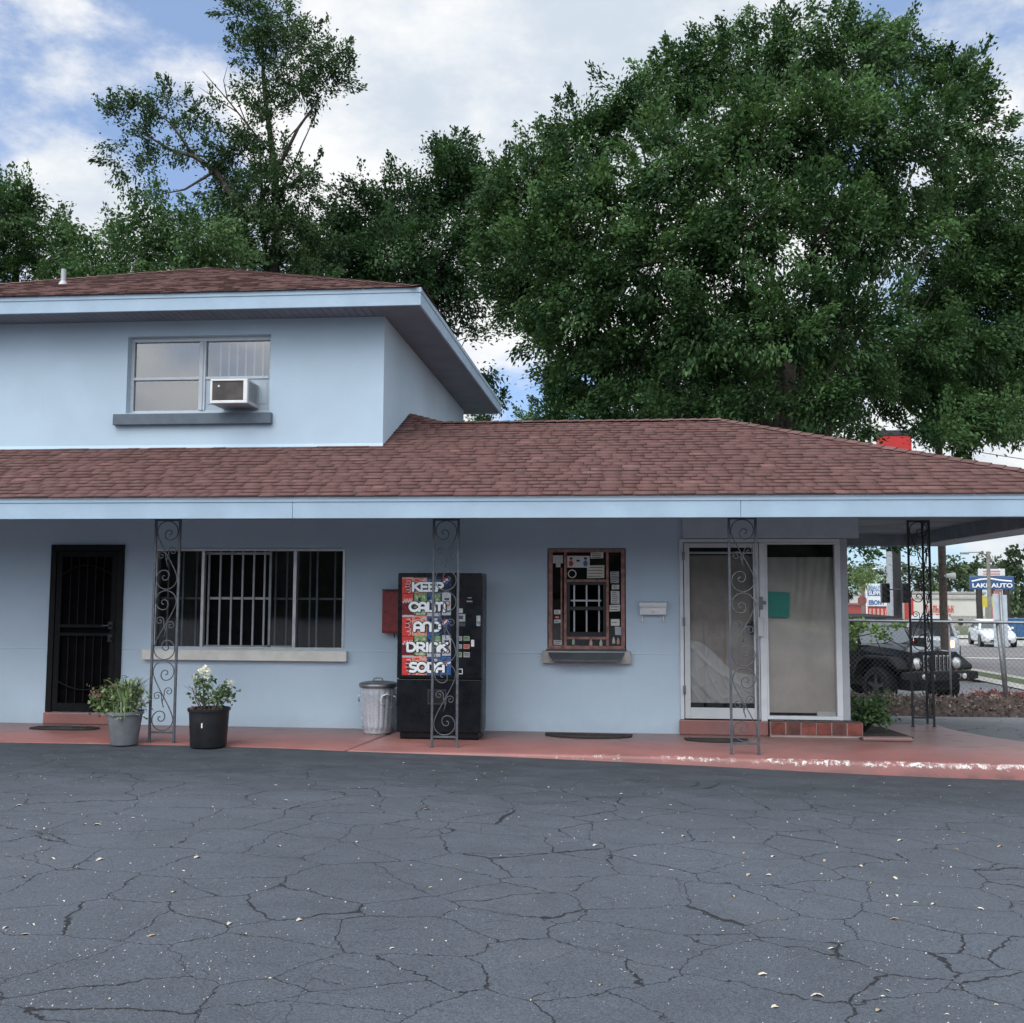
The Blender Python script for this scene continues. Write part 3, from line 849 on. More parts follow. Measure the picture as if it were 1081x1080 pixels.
for zx, zy, colr in ((272, 832, (.30, .42, .28)), (415, 840, (.55, .34, .30)), (497, 843, (.50, .46, .42)), (600, 822, (.52, .55, .48)), (637, 828, (.45, .22, .20))):
    cx, cz = T(zx, zy+22, .012)
    m = MB(); m.lathe([(.0, 0), (.018, 0), (.02, .02), (.018, .05), (.010, .062), (.010, .078), (0, .079)], (cx, .009, cz), 10)
    m.build('ornament', plain('orn_%d' % zx, colr, .5, var=.2), S, smooth=True)
# fold-down counter and sill
m = MB(); p = T(48, 888, -.03); q = T(706, 888, -.03); p2 = T(112, 974, -.16); q2 = T(652, 980, -.16); t = .022
m.add([(p[0], -.02, p[1]), (q[0], -.02, q[1]), (q2[0], -.20, q2[1]), (p2[0], -.20, p2[1]),
       (p[0], -.02, p[1]-t), (q[0], -.02, q[1]-t), (q2[0], -.20, q2[1]-t), (p2[0], -.20, p2[1]-t)],
      [(0, 3, 2, 1), (4, 5, 6, 7), (0, 1, 5, 4), (1, 2, 6, 5), (2, 3, 7, 6), (3, 0, 4, 7)])
m.build('counter', plain('counter_slate', (.075, .085, .10), .6, var=.15), S, bevel=.004)
MB().box(-.775, .284, -.075, -.0005, .815, .962).build('sill', plain('sill_grey', (.36, .35, .33), .7, var=.12, bump=.1), S, bevel=.008)

# ---- entrance: storm door and side light
EN = empty('storm_door'); EN.parent = B
(a, b, c, d) = ENT
mz = (1.795, 1.870)                     # mullion
zs = .175                               # top of step
mb = MB()
mb.box(a+.001, b-.001, -.035, .06, d-.045, d-.001)
mb.box(a+.001, a+.045, -.035, .06, zs, d-.046); mb.box(mz[0], mz[1], -.04, .06, zs-.02, d-.046)
mb.build('frame', ALUW, EN, bevel=.004)
la, lb = a+.052, mz[0]-.008
lz0, lz1 = zs+.012, d-.052
gx0, gx1, gz0, gz1 = la+.065, lb-.065, zs+.14, d-.105
mb = MB(); y0, y1 = -.055, -.02
mb.box(la, gx0, y0, y1, lz0, lz1); mb.box(gx1, lb, y0, y1, lz0, lz1); mb.box(gx0+.0005, gx1-.0005, y0, y1, gz1, lz1); mb.box(gx0+.0005, gx1-.0005, y0, y1, lz0, gz0)
mb.build('leaf', plain('storm_white', (.50, .53, .55), .45, .1, var=.05), EN, bevel=.005)
MB().quad((gx0, -.034, gz0), (gx1, -.034, gz0), (gx1, -.034, gz1), (gx0, -.034, gz1)).build('pane', GLASSC, EN)
def sheet_of_plastic(name, x0, x1, z0, z1, y, mat, parent, seed, fold):
    n, k = 40, 60; vs = []; fs = []
    for j in range(k+1):
        for i in range(n+1):
            u, v = i/n, j/k
            vs.append((x0+(x1-x0)*u, y+fold(u, v), z0+(z1-z0)*v))
    for j in range(k):
        for i in range(n): fs.append((j*(n+1)+i, j*(n+1)+i+1, (j+1)*(n+1)+i+1, (j+1)*(n+1)+i))
    m = MB(); m.add(vs, fs); return m.build(name, mat, parent, smooth=True)
BRP = plain('brown_paper', (.31, .265, .235), .5, var=.25, scale=2.4)
sheet_of_plastic('paper_sheet', gx0-.02, gx1+.02, gz0+.055, gz1-.09, .055, BRP, EN, 1, lambda u, v: .004*math.sin(u*9+v*4))
def film(x0, x1, z0, z1, y, parent):
    # crumpled clear film bunched in the lower part of the door, its upper edge sagging to the right
    n, k = 70, 70; vs = []; fs = []
    for j in range(k+1):
        for i in range(n+1):
            u, v = i/n, j/k
            top = .40-.24*u+.03*math.sin(u*7)
            vv = v*top; s = vv*1.5+u*.55
            f = .028*(1-abs(math.sin(s*11+.4*math.sin(u*5))))**4 + .007*(1-abs(math.sin((vv*1.9-u*.30)*13+1.3)))**4 + .016*(1-abs(math.sin((vv*.7+u)*17+2*math.sin(vv*8))))**5
            vs.append((x0+(x1-x0)*u, y-f*(.35+.65*(1-v)), z0+(z1-z0)*vv))
    for j in range(k):
        for i in range(n): fs.append((j*(n+1)+i, j*(n+1)+i+1, (j+1)*(n+1)+i+1, (j+1)*(n+1)+i))
    t = NT('clear_film'); t.base((.72, .72, .71)); t.rough(.22); t.b.inputs['Specular IOR Level'].default_value = .8; t.b.inputs['Alpha'].default_value = .62
    m = MB(); m.add(vs, fs); return m.build('plastic_film', t.m, parent, smooth=True)
film(gx0-.015, gx1+.015, gz0+.05, gz1, .035, EN)
MB().box(gx0, gx1, -.03, -.012, gz1-.075, gz1-.05).build('slide_rail', ALUW, EN)
mb = MB()
for z in (2.10, 1.32, .52): mb.box(a+.03, a+.062, -.066, -.0555, z-.05, z+.05); mb.tube([(a+.047, -.066, z-.055), (a+.047, -.066, z+.055)], .007, 8)
mb.build('hinge', plain('hinge_grey', (.20, .21, .22), .4, .6), EN)
mb = MB()
p = at_y(799.6, 672, -.06); q = at_y(805.6, 651.5, -.06)
mb.box(p.x, q.x, -.085, -.0555, p.z, q.z)
mb.build('lock_box', plain('lock_silver', (.55, .55, .54), .35, .6), EN, bevel=.004)
mb = MB(); hp = at_y(793.6, 661, -.06)
mb.box(hp.x-.018, hp.x+.018, -.075, -.0555, hp.z-.10, hp.z+.06); mb.tube([(hp.x, -.075, hp.z-.07), (hp.x, -.115, hp.z-.06), (hp.x, -.115, hp.z+.02), (hp.x, -.075, hp.z+.03)], .010, 8)
mb.lathe([(0, -.05), (.024, -.045), (.028, -.025), (.014, -.01), (.012, .01)], (hp.x-.035, -.065, hp.z+.03), 14, ax='y')
mb.build('handle', plain('handle_black', (.02, .02, .022), .35, .3), EN)
mb = MB(); hp = at_y(803.2, 638, -.06)
mb.box(hp.x-.022, hp.x+.022, -.07, -.0555, hp.z-.06, hp.z+.09); mb.box(hp.x+.0225, hp.x+.06, -.062, -.045, hp.z+.0, hp.z+.04)
mb.build('latch', plain('latch_grey', (.16, .165, .17), .4, .5), EN)

SW = empty('side_light_window'); SW.parent = B
sx0, sx1, sz0, sz1 = 1.871, b-.001, .19, d-.046
mb = MB()
mb.box(sx0, sx1, -.04, .06, sz0, sz0+.04); mb.box(sx0, sx1, -.038, .06, sz1-.02, sz1)
mb.box(sx1-.065, sx1, -.042, .06, sz0+.041, sz1-.021); mb.box(sx0, sx0+.022, -.030, .06, sz0+.041, sz1-.021)
mb.build('frame', ALUW, SW, bevel=.004)
MB().box(b+.0, b+.083, -.03, -.0005, .19, d+.0).build('jamb', plain('jamb_grey', (.34, .37, .40), .6, var=.06), SW, bevel=.004)
g0, g1, h0, h1 = sx0+.022, sx1-.065, sz0+.04, sz1-.02
MB().quad((g0, .0, h0), (g1, .0, h0), (g1, .0, h1), (g0, .0, h1)).build('pane', GLASSC, SW)
def fold2(u, v):
    return .022*math.sin((u+.25*(1-v)*math.sin(v*3))*26)*sstep(.35, .9, v)*sstep(.25, .6, u) + .004*math.sin(v*7+u*3) + .005*math.sin(u*40)*sstep(.6, 1, v)
CARD = plain('paper_blind', (.52, .475, .43), .42, var=.15, scale=2.2)
sheet_of_plastic('paper_blind', g0-.02, g1+.01, h0+.03, h1-.15, .06, CARD, SW, 2, fold2)
p = at_y(813.5, 651, -.004); q = at_y(834, 625, -.004)
m = MB(); m.add([(g0+.004, -.004, p.z+.0), (q.x-.01, -.004, p.z-.006), (q.x-.006, -.004, q.z-.004), (g0+.004, -.004, q.z+.004)], [(0, 1, 2, 3)])
m.build('green_notice', plain('green_paper', (.022, .20, .155), .7, var=.06), SW)
m = MB(); m.box(g1-.22, g1-.005, .02, .05, h0+.001, h0+.055); m.build('paper_stack', PAPER, SW)
MB().box(.845, 1.872, -.075, -.0362, .001, zs-.002).build('step', REDS, B, bevel=.012)
# brick ledge under the side light
mb = MB(); bx0, bx1, by = 1.885, 2.925, -.13
mb.box(bx0, bx1, by, -.046, .0255, .172)
mb.box(bx0, bx1, by+.006, -.05, -.02, .025)
mb2 = MB()
nb = 6; w = (bx1-bx0)/nb
for k in range(nb): mb2.box(bx0+k*w+.006, bx0+(k+1)*w-.006, by-.010, by-.0005, .032, .166, k % 3)
for k in range(nb): mb2.box(bx0+k*w+.004, bx0+(k+1)*w-.004, by-.012, -.046, .1725, .186, 3)
mb2.box(bx1+.0005, bx1+.010, by+.006, -.05, .032, .166, 0)
LG = mb.build('brick_ledge', plain('grout', (.36, .29, .27), .9, var=.15), B)
mb2.build('brick', [plain('brick_red', (.17, .045, .032), .7, var=.3, scale=12, bump=.2), plain('brick_dark', (.11, .042, .035), .7, var=.35, scale=12, bump=.2), plain('brick_mid', (.20, .055, .042), .7, var=.3, scale=12, bump=.2), plain('ledge_top', (.085, .05, .045), .6, var=.3)], LG, bevel=.004)

# ---- iron veranda posts
def spiral(cx, cz, r0, r1, a0, a1, n=44):
    out = []
    for i in range(n+1):
        t = i/n; a = a0+(a1-a0)*t; r = r0+(r1-r0)*(t**1.25)
        out.append((cx+r*math.cos(a), cz+r*math.sin(a)))
    return out
def scroll_unit(w, h, mirror):
    R_ = w*.47; cz1 = h-R_-.002; top = []
    for i in range(71):                                      # small curl inside, opening into a wide loop
        t = i/70; a = -2.55*PI+3.55*PI*t; rr = w*.045+w*.17*min(1, t/.55)+(R_-w*.215)*sstep(.42, .80, t)
        off = (1-sstep(.35, .85, t))
        top.append((w*.09*off+rr*math.cos(a), cz1-w*.06*off+rr*math.sin(a)))      # coils out, over the top, ends on the left side
    a = top[-1]
    half = []
    b = (-a[0], h-a[1])
    for i in range(1, 13):                                   # S stem from left side to right side
        t = i/12; s = 3*t*t-2*t**3
        half.append((a[0]+(b[0]-a[0])*s, a[1]+(b[1]-a[1])*(t*.6+s*.4)))
    bot = [(-p[0], h-p[1]) for p in reversed(top)]
    main = top+half[:-1]+bot
    lines = [(main, .0062)]
    m = h/2
    for sg, cz2 in ((1, m+.045), (-1, m-.005)):
        pts = []
        for k in range(37):
            t = k/36; a = math.radians(175-480*t); rr = w*(.19-.155*t)
            pts.append((sg*(w*.25+rr*math.cos(a)), cz2+rr*math.sin(a)))
        x0, z0 = pts[0]
        lead = [(x0*.1-.012*sg, z0-.13), (x0*.55-.006*sg, z0-.085), (x0*.93, z0-.04)]
        lines.append((lead+pts, .0052))
    if mirror: lines = [([(-p[0], p[1]) for p in L], r) for L, r in lines]
    return lines
def scrollwork(w, flips, hgt, name, mat, parent, M, half_depth=.006):
    mb = MB(); z0 = .125; units = 3; uh = (hgt-z0-.012)/units
    for k, fl in enumerate(flips):
        for L, r in scroll_unit(w, uh-.012, fl):
            mb.tube([M @ Vector((p[0], 0, z0+k*uh+.004+p[1])) for p in L], r, 6)
    return mb.build(name, mat, parent, smooth=True)
def iron_post(x0, x1, y, hgt, flips, mat, second=None):
    P = MB(); r = .0125
    M = Matrix.Translation(((x0+x1)/2, y, 0)); w = (x1-x0)
    P.box(x0-r, x0+r, y-r, y+r, .001, hgt); P.box(x1-r, x1+r, y-r, y+r, .001, hgt)
    P.box(x0+r+.0005, x1-r-.0005, y-.010, y+.010, .100, .122); P.box(x0+r+.0005, x1-r-.0005, y-.010, y+.010, hgt-.022, hgt-.002)
    P.box(x0-.026, x0+.026, y-.026, y+.026, .0008, .006); P.box(x1-.026, x1+.026, y-.026, y+.026, .0008, .006)
    if second:
        y2 = second
        P.box(x1-r, x1+r, y2-r, y2+r, .001, hgt)
        P.box(x1-.010, x1+.010, y+r+.0005, y2-r-.0005, .100, .122); P.box(x1-.010, x1+.010, y+r+.0005, y2-r-.0005, hgt-.022, hgt-.002)
    o = P.build('porch_post', mat, B, bevel=.002)
    scrollwork(w-.022, flips, hgt, 'scrollwork', mat, o, M)
    if second:
        M2 = Matrix.Translation((x1, (y+second)/2, 0)) @ Matrix.Rotation(PI/2, 4, 'Z')
        scrollwork(second-y-.022, flips, hgt, 'scrollwork', mat, o, M2)
    return o
iron_post(-5.0, -4.722, -1.425, 2.452, (0, 1, 0), IRON)
iron_post(-1.872, -1.602, -1.40, 2.452, (1, 0, 1), IRON)
iron_post(1.277, 1.552, -1.50, 2.452, (0, 1, 0), IRON)
iron_post(3.83, 4.09, 1.07, 2.599, (0, 1, 0), IROND, second=1.345)
# ------------------------------------------------------------------ vending machine
VX0, VX1, VY0, VY1, VZ1 = -2.372, -1.412, -.86, -.34, 1.875
V = empty('vending_machine', ((VX0+VX1)/2, (VY0+VY1)/2, 0), 0, 'tall black soda vending machine with a colourful lettered front panel', 'vending machine')
OX, OY = V.location.x, V.location.y
def loc(o):
    for v in o.data.vertices: v.co.x -= OX; v.co.y -= OY
    return o
VB = plain('vend_black', (.004, .0052, .008), .32, 0, var=.25, scale=4, spec=.3)
mb = MB(); mb.box(VX0+.004, VX1-.004, VY0+.075, VY1, .07, VZ1); mb.box(VX0+.03, VX1-.03, VY0+.06, VY1-.03, .001, .069)
loc(mb.build('cabinet', VB, V, bevel=.008))
def Fv(px, py, y=VY0): p = at_y(px, py, y); return p.x, p.z
mb = MB(); split = Fv(450, 716.7)[1]
mb.box(VX0, VX1, VY0, VY0+.074, split+.006, VZ1-.004); mb.box(VX0, VX1, VY0+.004, VY0+.074, .085, split-.006)
mb.box(VX0+.02, VX1-.02, VY0+.012, VY0+.074, split-.0055, split+.0055); mb.box(VX0+.05, VX1-.03, VY0+.03, VY0+.07, .02, .084)
loc(mb.build('front_door', VB, V, bevel=.007))
# printed front panel
def zq(mb, x0, y0, x1, y1, off, mi):     # rectangle measured in the close-up of the panel
    p = Fv(415+x0/10.8, 600+y1/10.8); q = Fv(415+x1/10.8, 600+y0/10.8); y = VY0-off
    mb.quad((p[0], y, p[1]), (q[0], y, p[1]), (q[0], y, q[1]), (p[0], y, q[1]), mi)
PM = [plain('pn_red', (.56, .045, .035), .3, var=.15, scale=30), plain('pn_rose', (.62, .26, .20), .3, var=.35, scale=40), plain('pn_green', (.17, .29, .11), .3, var=.5, scale=45),
      plain('pn_blue', (.035, .10, .25), .3, var=.5, scale=40), plain('pn_navy', (.010, .018, .045), .3, var=.4, scale=40), plain('pn_white', (.44, .46, .49), .3, var=.12, scale=50),
      plain('pn_dark', (.14, .010, .014), .3, var=.3, scale=30), plain('pn_pale', (.36, .42, .30), .3, var=.35, scale=45)]
mb = MB()
p0 = Fv(415+98/10.8, 600+1218/10.8); p1 = Fv(415+664/10.8, 600+104/10.8)
mb.box(p0[0]-.004, p1[0]+.004, VY0-.003, VY0-.0003, p0[1]-.004, p1[1]+.004, 4)
rows = [(108, 282), (284, 536), (538, 768), (770, 998), (1000, 1214)]
def cell(k, j): return rows[k]
for k, (y0, y1) in enumerate(rows):
    odd = k % 2
    zq(mb, 102, y0, 210 if not odd else 236, y1, .0036, 6 if odd else 0)
    if odd:
        zq(mb, 104, y0+8, 228, y0+(y1-y0)*.42, .0040, 0)
        zq(mb, 240, y0-(18 if k else 0)+18, 384, y1-14, .0036, 2); zq(mb, 388, y0+2, 470, y1-30, .0036, 3); zq(mb, 472, y0+2, 540, y1-60, .0037, 2)
        zq(mb, 556, y0-8, 660, y1-2, .0041, 5); zq(mb, 388, y1-28, 540, y1+10, .0042, 5)
        zq(mb, 262, y1-48, 366, y1-6, .0041, 7)
        for (a_, b_, c_, d_, m_) in ((586, .22, 640, .30, 4), (592, .48, 636, .64, 1), (580, .8, 650, .86, 3)): zq(mb, a_, y0+(y1-y0)*b_, c_, y0+(y1-y0)*d_, .0046, m_)
        for (a_, b_, m_) in ((300, .22, 4), (270, .12, 7), (330, .34, 3), (350, .10, 7), (430, .3, 5), (500, .2, 7), (410, .16, 4)): zq(mb, a_-14, y0+(y1-y0)*b_, a_+16, y0+(y1-y0)*(b_+.14), .0046, m_)
    else:
        zq(mb, 212, y0, 388, y1, .0036, 1); zq(mb, 392, y0+16, 540, y1, .0036, 3); zq(mb, 542, y0+6, 662, y1, .0036, 4 if k < 4 else 3)
        zq(mb, 104, y0-6, 236, y0+16, .0042, 5 if k else 1)
        zq(mb, 250, y0+20, 300, y0+40, .0042, 0); zq(mb, 330, y0+22, 372, y0+40, .0042, 5); zq(mb, 410, y0+34, 450, y0+66, .0043, 4); zq(mb, 470, y0+30, 505, y0+60, .0043, 5 if k else 3)
        zq(mb, 150, y0+60, 196, y0+150, .0042, 6)
loc(mb.build('display_panel', PM, V)).name = 'display_panel'
DP = [o for o in V.children if o.name.startswith('display_panel')][0]
# flowing script on the red tiles, round emblem on the blue ones
mb = MB()
for k in (0, 2, 4):
    y0, y1 = rows[k]; pts = []
    for t in range(60):
        u = t/59; zx = 172+26*math.sin(u*26)+8*math.sin(u*9); zy = y1-14-(y1-y0-40)*u + 10*math.cos(u*26)
        p = Fv(415+zx/10.8, 600+zy/10.8); pts.append((p[0], VY0-.0050, p[1]))
    mb.tube(pts, .0045, 5)
for k in (1, 3):
    y0, y1 = rows[k]; pts = []
    for t in range(40):
        u = t/39; zx = 112+110*u; zy = y0+(y1-y0)*.36+22*math.sin(u*24)-10*u
        p = Fv(415+zx/10.8, 600+zy/10.8); pts.append((p[0], VY0-.0050, p[1]))
    mb.tube(pts, .006, 5)
loc(mb.build('script', plain('script_white', (.62, .50, .50), .35), DP))
mb = MB()
for zx, zy in ((598, 146), (598, 616), (598+26, 1090)):
    cx, cz = Fv(415+zx/10.8, 600+zy/10.8); R_ = .038
    def wave(x): return .010*math.sin(x/R_*1.9+.5)
    def seg(lo, hi, y, mi, n=18):
        vs = []; fs = []
        for i in range(n+1):
            x = -R_+2*R_*i/n; h = math.sqrt(max(0, R_*R_-x*x))
            a_ = max(-h, min(h, lo+wave(x)+x*.45)) if lo is not None else -h
            b_ = max(-h, min(h, hi+wave(x)+x*.45)) if hi is not None else h
            vs += [(cx+x, y, cz+a_), (cx+x, y, cz+b_)]
        for i in range(n): fs.append((2*i, 2*i+2, 2*i+3, 2*i+1))
        mb.add(vs, fs, mi)
    seg(None, -.012, VY0-.0060, 1); seg(-.012, .012, VY0-.0061, 2); seg(.012, None, VY0-.0062, 0)
loc(mb.build('emblem', [plain('em_red', (.48, .045, .035), .3), plain('em_blue', (.03, .10, .32), .3), plain('em_white', (.68, .69, .70), .3)], DP))
# lettering: rounded heavy strokes with a black keyline
def arc(cx, cy, rx, ry, a0, a1, n=12): return [(cx+rx*math.cos(math.radians(a0+(a1-a0)*i/n)), cy+ry*math.sin(math.radians(a0+(a1-a0)*i/n))) for i in range(n+1)]
GL = {
 'K': (.80, [[(.10, 0), (.10, 1)], [(.10, .48), (.70, 1)], [(.24, .55), (.72, 0)]]),
 'E': (.70, [[(.62, 1), (.10, 1), (.10, 0), (.62, 0)], [(.10, .52), (.55, .52)]]),
 'P': (.74, [[(.10, 0), (.10, 1)] + [(.36, 1)] + arc(.38, .72, .28, .28, 90, -90)[0:] + [(.20, .44)]]),
 'C': (.86, [arc(.48, .5, .42, .5, 38, 322, 20)]),
 'A': (.82, [[(.10, 0), (.10, .60)] + arc(.41, .62, .31, .38, 180, 0, 14) + [(.72, 0)], [(.10, .36), (.72, .36)]]),
 'L': (.58, [[(.10, 1), (.10, 0), (.52, 0)]]),
 'M': (1.10, [[(.10, 0), (.10, .66)] + arc(.33, .68, .23, .32, 180, 0, 10) + [(.56, .1)], [(.56, .66)] + arc(.79, .68, .23, .32, 180, 0, 10) + [(1.02, 0)]]),
 'N': (.82, [[(.10, 0), (.10, .66)] + arc(.41, .66, .31, .34, 180, 0, 12) + [(.72, 0)]]),
 'D': (.84, [[(.10, 0), (.10, 1), (.36, 1)] + arc(.36, .5, .38, .5, 90, -90, 14) + [(.10, 0)]]),
 'R': (.80, [[(.10, 0), (.10, 1), (.36, 1)] + arc(.38, .72, .28, .28, 90, -90) + [(.20, .44)], [(.36, .44), (.70, 0)]]),
 'I': (.28, [[(.12, 0), (.12, 1)]]),
 'S': (.74, [[(.64, .95)] + arc(.36, .74, .26, .26, 80, 270, 10) + arc(.36, .24, .28, .24, 90, -100, 10) + [(.08, .03)]]),
 'O': (.96, [arc(.47, .5, .40, .5, 0, 360, 24)]),
}
def strokes(text, x0, x1, zb, zt, y, rad, mb, mi, flat=.12):
    W_ = sum(GL[c][0] for c in text); sx = (x1-x0)/W_; h = (zt-zb)
    ox = 0; r = rad*h
    for c in text:
        for st in GL[c][1]:
            pts = []
            for (u, v) in st: pts.append(Vector((x0+(ox+u)*sx+ (r*.2), 0, zb+r+v*(h-2*r))))
            # densify corners a little
            s0 = len(mb.v); mb.tube(pts, r, 8, mi)
            for i in range(s0, len(mb.v)):
                p = mb.v[i]; mb.v[i] = (p[0], y+p[1]*flat, p[2])
            for q in (pts[0], pts[-1], *pts[1:-1]):
                s0 = len(mb.v); n = 10
                mb.lathe([(r*math.sin(t*PI/6), -r*math.cos(t*PI/6)) for t in range(7)], (0, 0, 0), n, mi, ax='y')
                for i in range(s0, len(mb.v)):
                    p = mb.v[i]; mb.v[i] = (q.x+p[0], y+p[1]*flat, q.z+p[2])
        ox += GL[c][0]
LW, LK = plain('letter_white', (.78, .82, .84), .35, var=.03), plain('letter_key', (.012, .014, .018), .4)
WORDS = [('KEEP', 215, 575, 155, 270), ('CALM', 182, 592, 380, 500), ('AND', 230, 545, 605, 726), ('DRINK', 150, 630, 840, 957), ('SODA', 182, 586, 1068, 1190)]
for w, x0, x1, y0, y1 in WORDS:
    p = Fv(415+x0/10.8, 600+y1/10.8); q = Fv(415+x1/10.8, 600+y0/10.8)
    e = .009; mb = MB()
    strokes(w, p[0], q[0], p[1]-e, q[1]+e, VY0-.0085, .20, mb, 1, .05); strokes(w, p[0], q[0], p[1], q[1], VY0-.0150, .122, mb, 0, .10)
    loc(mb.build('lettering', [LW, LK], DP))
# selection buttons, coin unit, slots, bay, lock
def fbox(mb, x0, y0, x1, y1, out, mi=0, back=.0004):
    p = Fv(415+x0/10.8, 600+y1/10.8); q = Fv(415+x1/10.8, 600+y0/10.8); mb.box(p[0], q[0], VY0-out, VY0-back, p[1], q[1], mi)
for (x0, y0, x1, y1, c_) in ((738, 775, 787, 825, (.30, .33, .32)), (803, 772, 873, 826, (.22, .30, .19)), (738, 866, 785, 915, (.28, .33, .31)), (802, 866, 873, 918, (.48, .16, .13)), (736, 955, 785, 1012, (.24, .32, .20)), (803, 955, 876, 1014, (.26, .29, .28))):
    mb = MB(); fbox(mb, x0, y0, x1, y1, .008, 0); fbox(mb, x0+8, y0+14, x1-10, y0+22, .0086, 1, .0081); fbox(mb, x0+10, y0+30, x1-16, y0+37, .0086, 1, .0081)
    loc(mb.build('selection_button', [plain('btn%d' % x0+str(y0), c_, .35, var=.15), INK], V, bevel=.0))
mb = MB(); fbox(mb, 733, 520, 825, 606, .012, 0); fbox(mb, 748, 540, 800, 580, .0135, 1, .0125); fbox(mb, 750, 458, 795, 508, .006, 2); fbox(mb, 738, 618, 825, 660, .010, 1); fbox(mb, 890, 815, 926, 892, .008, 3)
loc(mb.build('coin_unit', [plain('coin_metal', (.38, .40, .42), .35, .5), plain('coin_dark', (.05, .055, .06), .4), plain('coin_lbl', (.40, .41, .42), .5), plain('vend_tag', (.62, .64, .66), .4)], V))
mb = MB(); fbox(mb, 838, 368, 905, 384, .003, 0); fbox(mb, 850, 330, 895, 342, .003, 0)
loc(mb.build('instruction_plate', plain('plate_grey', (.22, .24, .25), .5), V))
mb = MB(); p = Fv(481.6, 711.5); q = Fv(488.4, 706)
w = .007
mb.box(p[0], q[0], VY0-.006, VY0-.0004, p[1], p[1]+w); mb.box(p[0], q[0], VY0-.006, VY0-.0004, q[1]-w, q[1]); mb.box(p[0], p[0]+w, VY0-.006, VY0-.0004, p[1]+w+.0003, q[1]-w-.0003); mb.box(q[0]-w, q[0], VY0-.006, VY0-.0004, p[1]+w+.0003, q[1]-w-.0003)
loc(mb.build('coin_return', WHITEP, V))
mb = MB(); p = Fv(451.5, 743.5, VY0+.004); q = Fv(471.5, 728, VY0+.004); y = VY0+.0036; w = .012
mb.box(p[0], q[0], y-.010, y, q[1]-w, q[1]); mb.box(p[0], q[0], y-.010, y, p[1], p[1]+w); mb.box(p[0], p[0]+w, y-.010, y, p[1]+w+.0003, q[1]-w-.0003); mb.box(q[0]-w, q[0], y-.010, y, p[1]+w+.0003, q[1]-w-.0003)
mb.box(p[0]+w, q[0]-w, y-.003, y, p[1]+w, q[1]-w, 1)
loc(mb.build('delivery_bay', [plain('bay_frame', (.045, .05, .06), .4, .3), plain('bay_dark', (.004, .004, .005), .8)], V))
mb = MB(); p = Fv(506.6, 661); q = Fv(511.5, 650); xx = VX1
mb.box(xx-.055, xx-.008, VY0-.022, VY0-.0004, p[1], q[1]); mb.lathe([(0, -.045), (.022, -.043), (.025, -.01), (.025, 0)], (xx-.028, VY0-.0005, (p[1]+q[1])/2), 14, ax='y')
loc(mb.build('lock', plain('lock_metal', (.36, .38, .40), .35, .8), V, bevel=.002))
mb = MB(); mb.box(VX1-.003, VX1+.010, VY0+.08, VY0+.13, .12, VZ1-.03)
loc(mb.build('side_rail', plain('rail_grey', (.07, .075, .085), .4, .5), V))

# red wall box
E_ = empty('wall_box', (-2.585, -.085, 1.16), 0, 'dark red metal box on the wall beside the vending machine', 'wall box')
mb = MB(); mb.box(-.125, .16, -.075, .084, 0, .515)
mb.build('case', plain('box_red', (.20, .02, .022), .45, var=.25, scale=12), E_, bevel=.012)
mb = MB(); mb.box(-.108, .145, -.083, -.0755, .02, .495); mb.build('lid', plain('box_red_lid', (.22, .022, .026), .45, var=.25, scale=12), E_, bevel=.004)
mb = MB(); mb.box(-.13, .165, -.084, .084, .516, .530); mb.lathe([(0, -.012), (.012, -.01), (.012, 0)], (-.085, -.0835, .26), 10, ax='y'); mb.tube([(.02, -.02, -.001), (.02, -.02, -.045)], .008, 6)
mb.build('trim', plain('box_trim', (.035, .02, .022), .5), E_)

# galvanised trash can
T_ = empty('trash_can', (-2.705, -.33, 0), 0, 'ribbed galvanised trash can with lid standing by the vending machine', 'trash can')
GALV = plain('galvanised', (.60, .665, .73), .28, .5, var=.04, scale=3, bump=0, bscale=20)
def rib(a, h): return 1 + (.045*abs(math.cos(a*9))**.6 if .06 < h < .50 else 0)
mb = MB(); prof = [(.0, .012), (.158, .012), (.163, .0), (.168, .012), (.168, .055)] + [(.168+.037*k/12, .061+.43*k/12) for k in range(13)] + [(.208, .52), (.214, .535), (.214, .545), (.205, .55)]
mb.lathe(prof, (0, 0, 0), 144, rfun=rib)
mb.build('body', GALV, T_, smooth=True)
mb = MB(); mb.lathe([(.222, .535), (.226, .54), (.226, .575), (.219, .583), (.20, .590), (.12, .602), (.05, .608), (0, .609)], (0, 0, 0), 64)
mb.tube([(-.055, 0, .607), (-.05, 0, .632), (0, 0, .640), (.05, 0, .632), (.055, 0, .607)], .008, 8)
mb.build('lid', plain('galv_lid', (.22, .23, .24), .42, .8, var=.25, scale=7), T_, smooth=True, auto=45)
for s in (1, -1):
    mb = MB(); mb.tube([(s*.196, -.06, .44), (s*.225, -.06, .425), (s*.228, 0, .36), (s*.225, .06, .425), (s*.196, .06, .44)], .007, 8)
    mb.build('side_handle', GALV, T_, smooth=True)
mb = MB(); mb.tube([(.115, -.175, .34), (.09, -.195, .36), (.082, -.20, .40), (.10, -.20, .45), (.145, -.185, .468), (.185, -.15, .45)], .009, 8)
mb.build('tie_strap', WHITEP, T_, smooth=True)

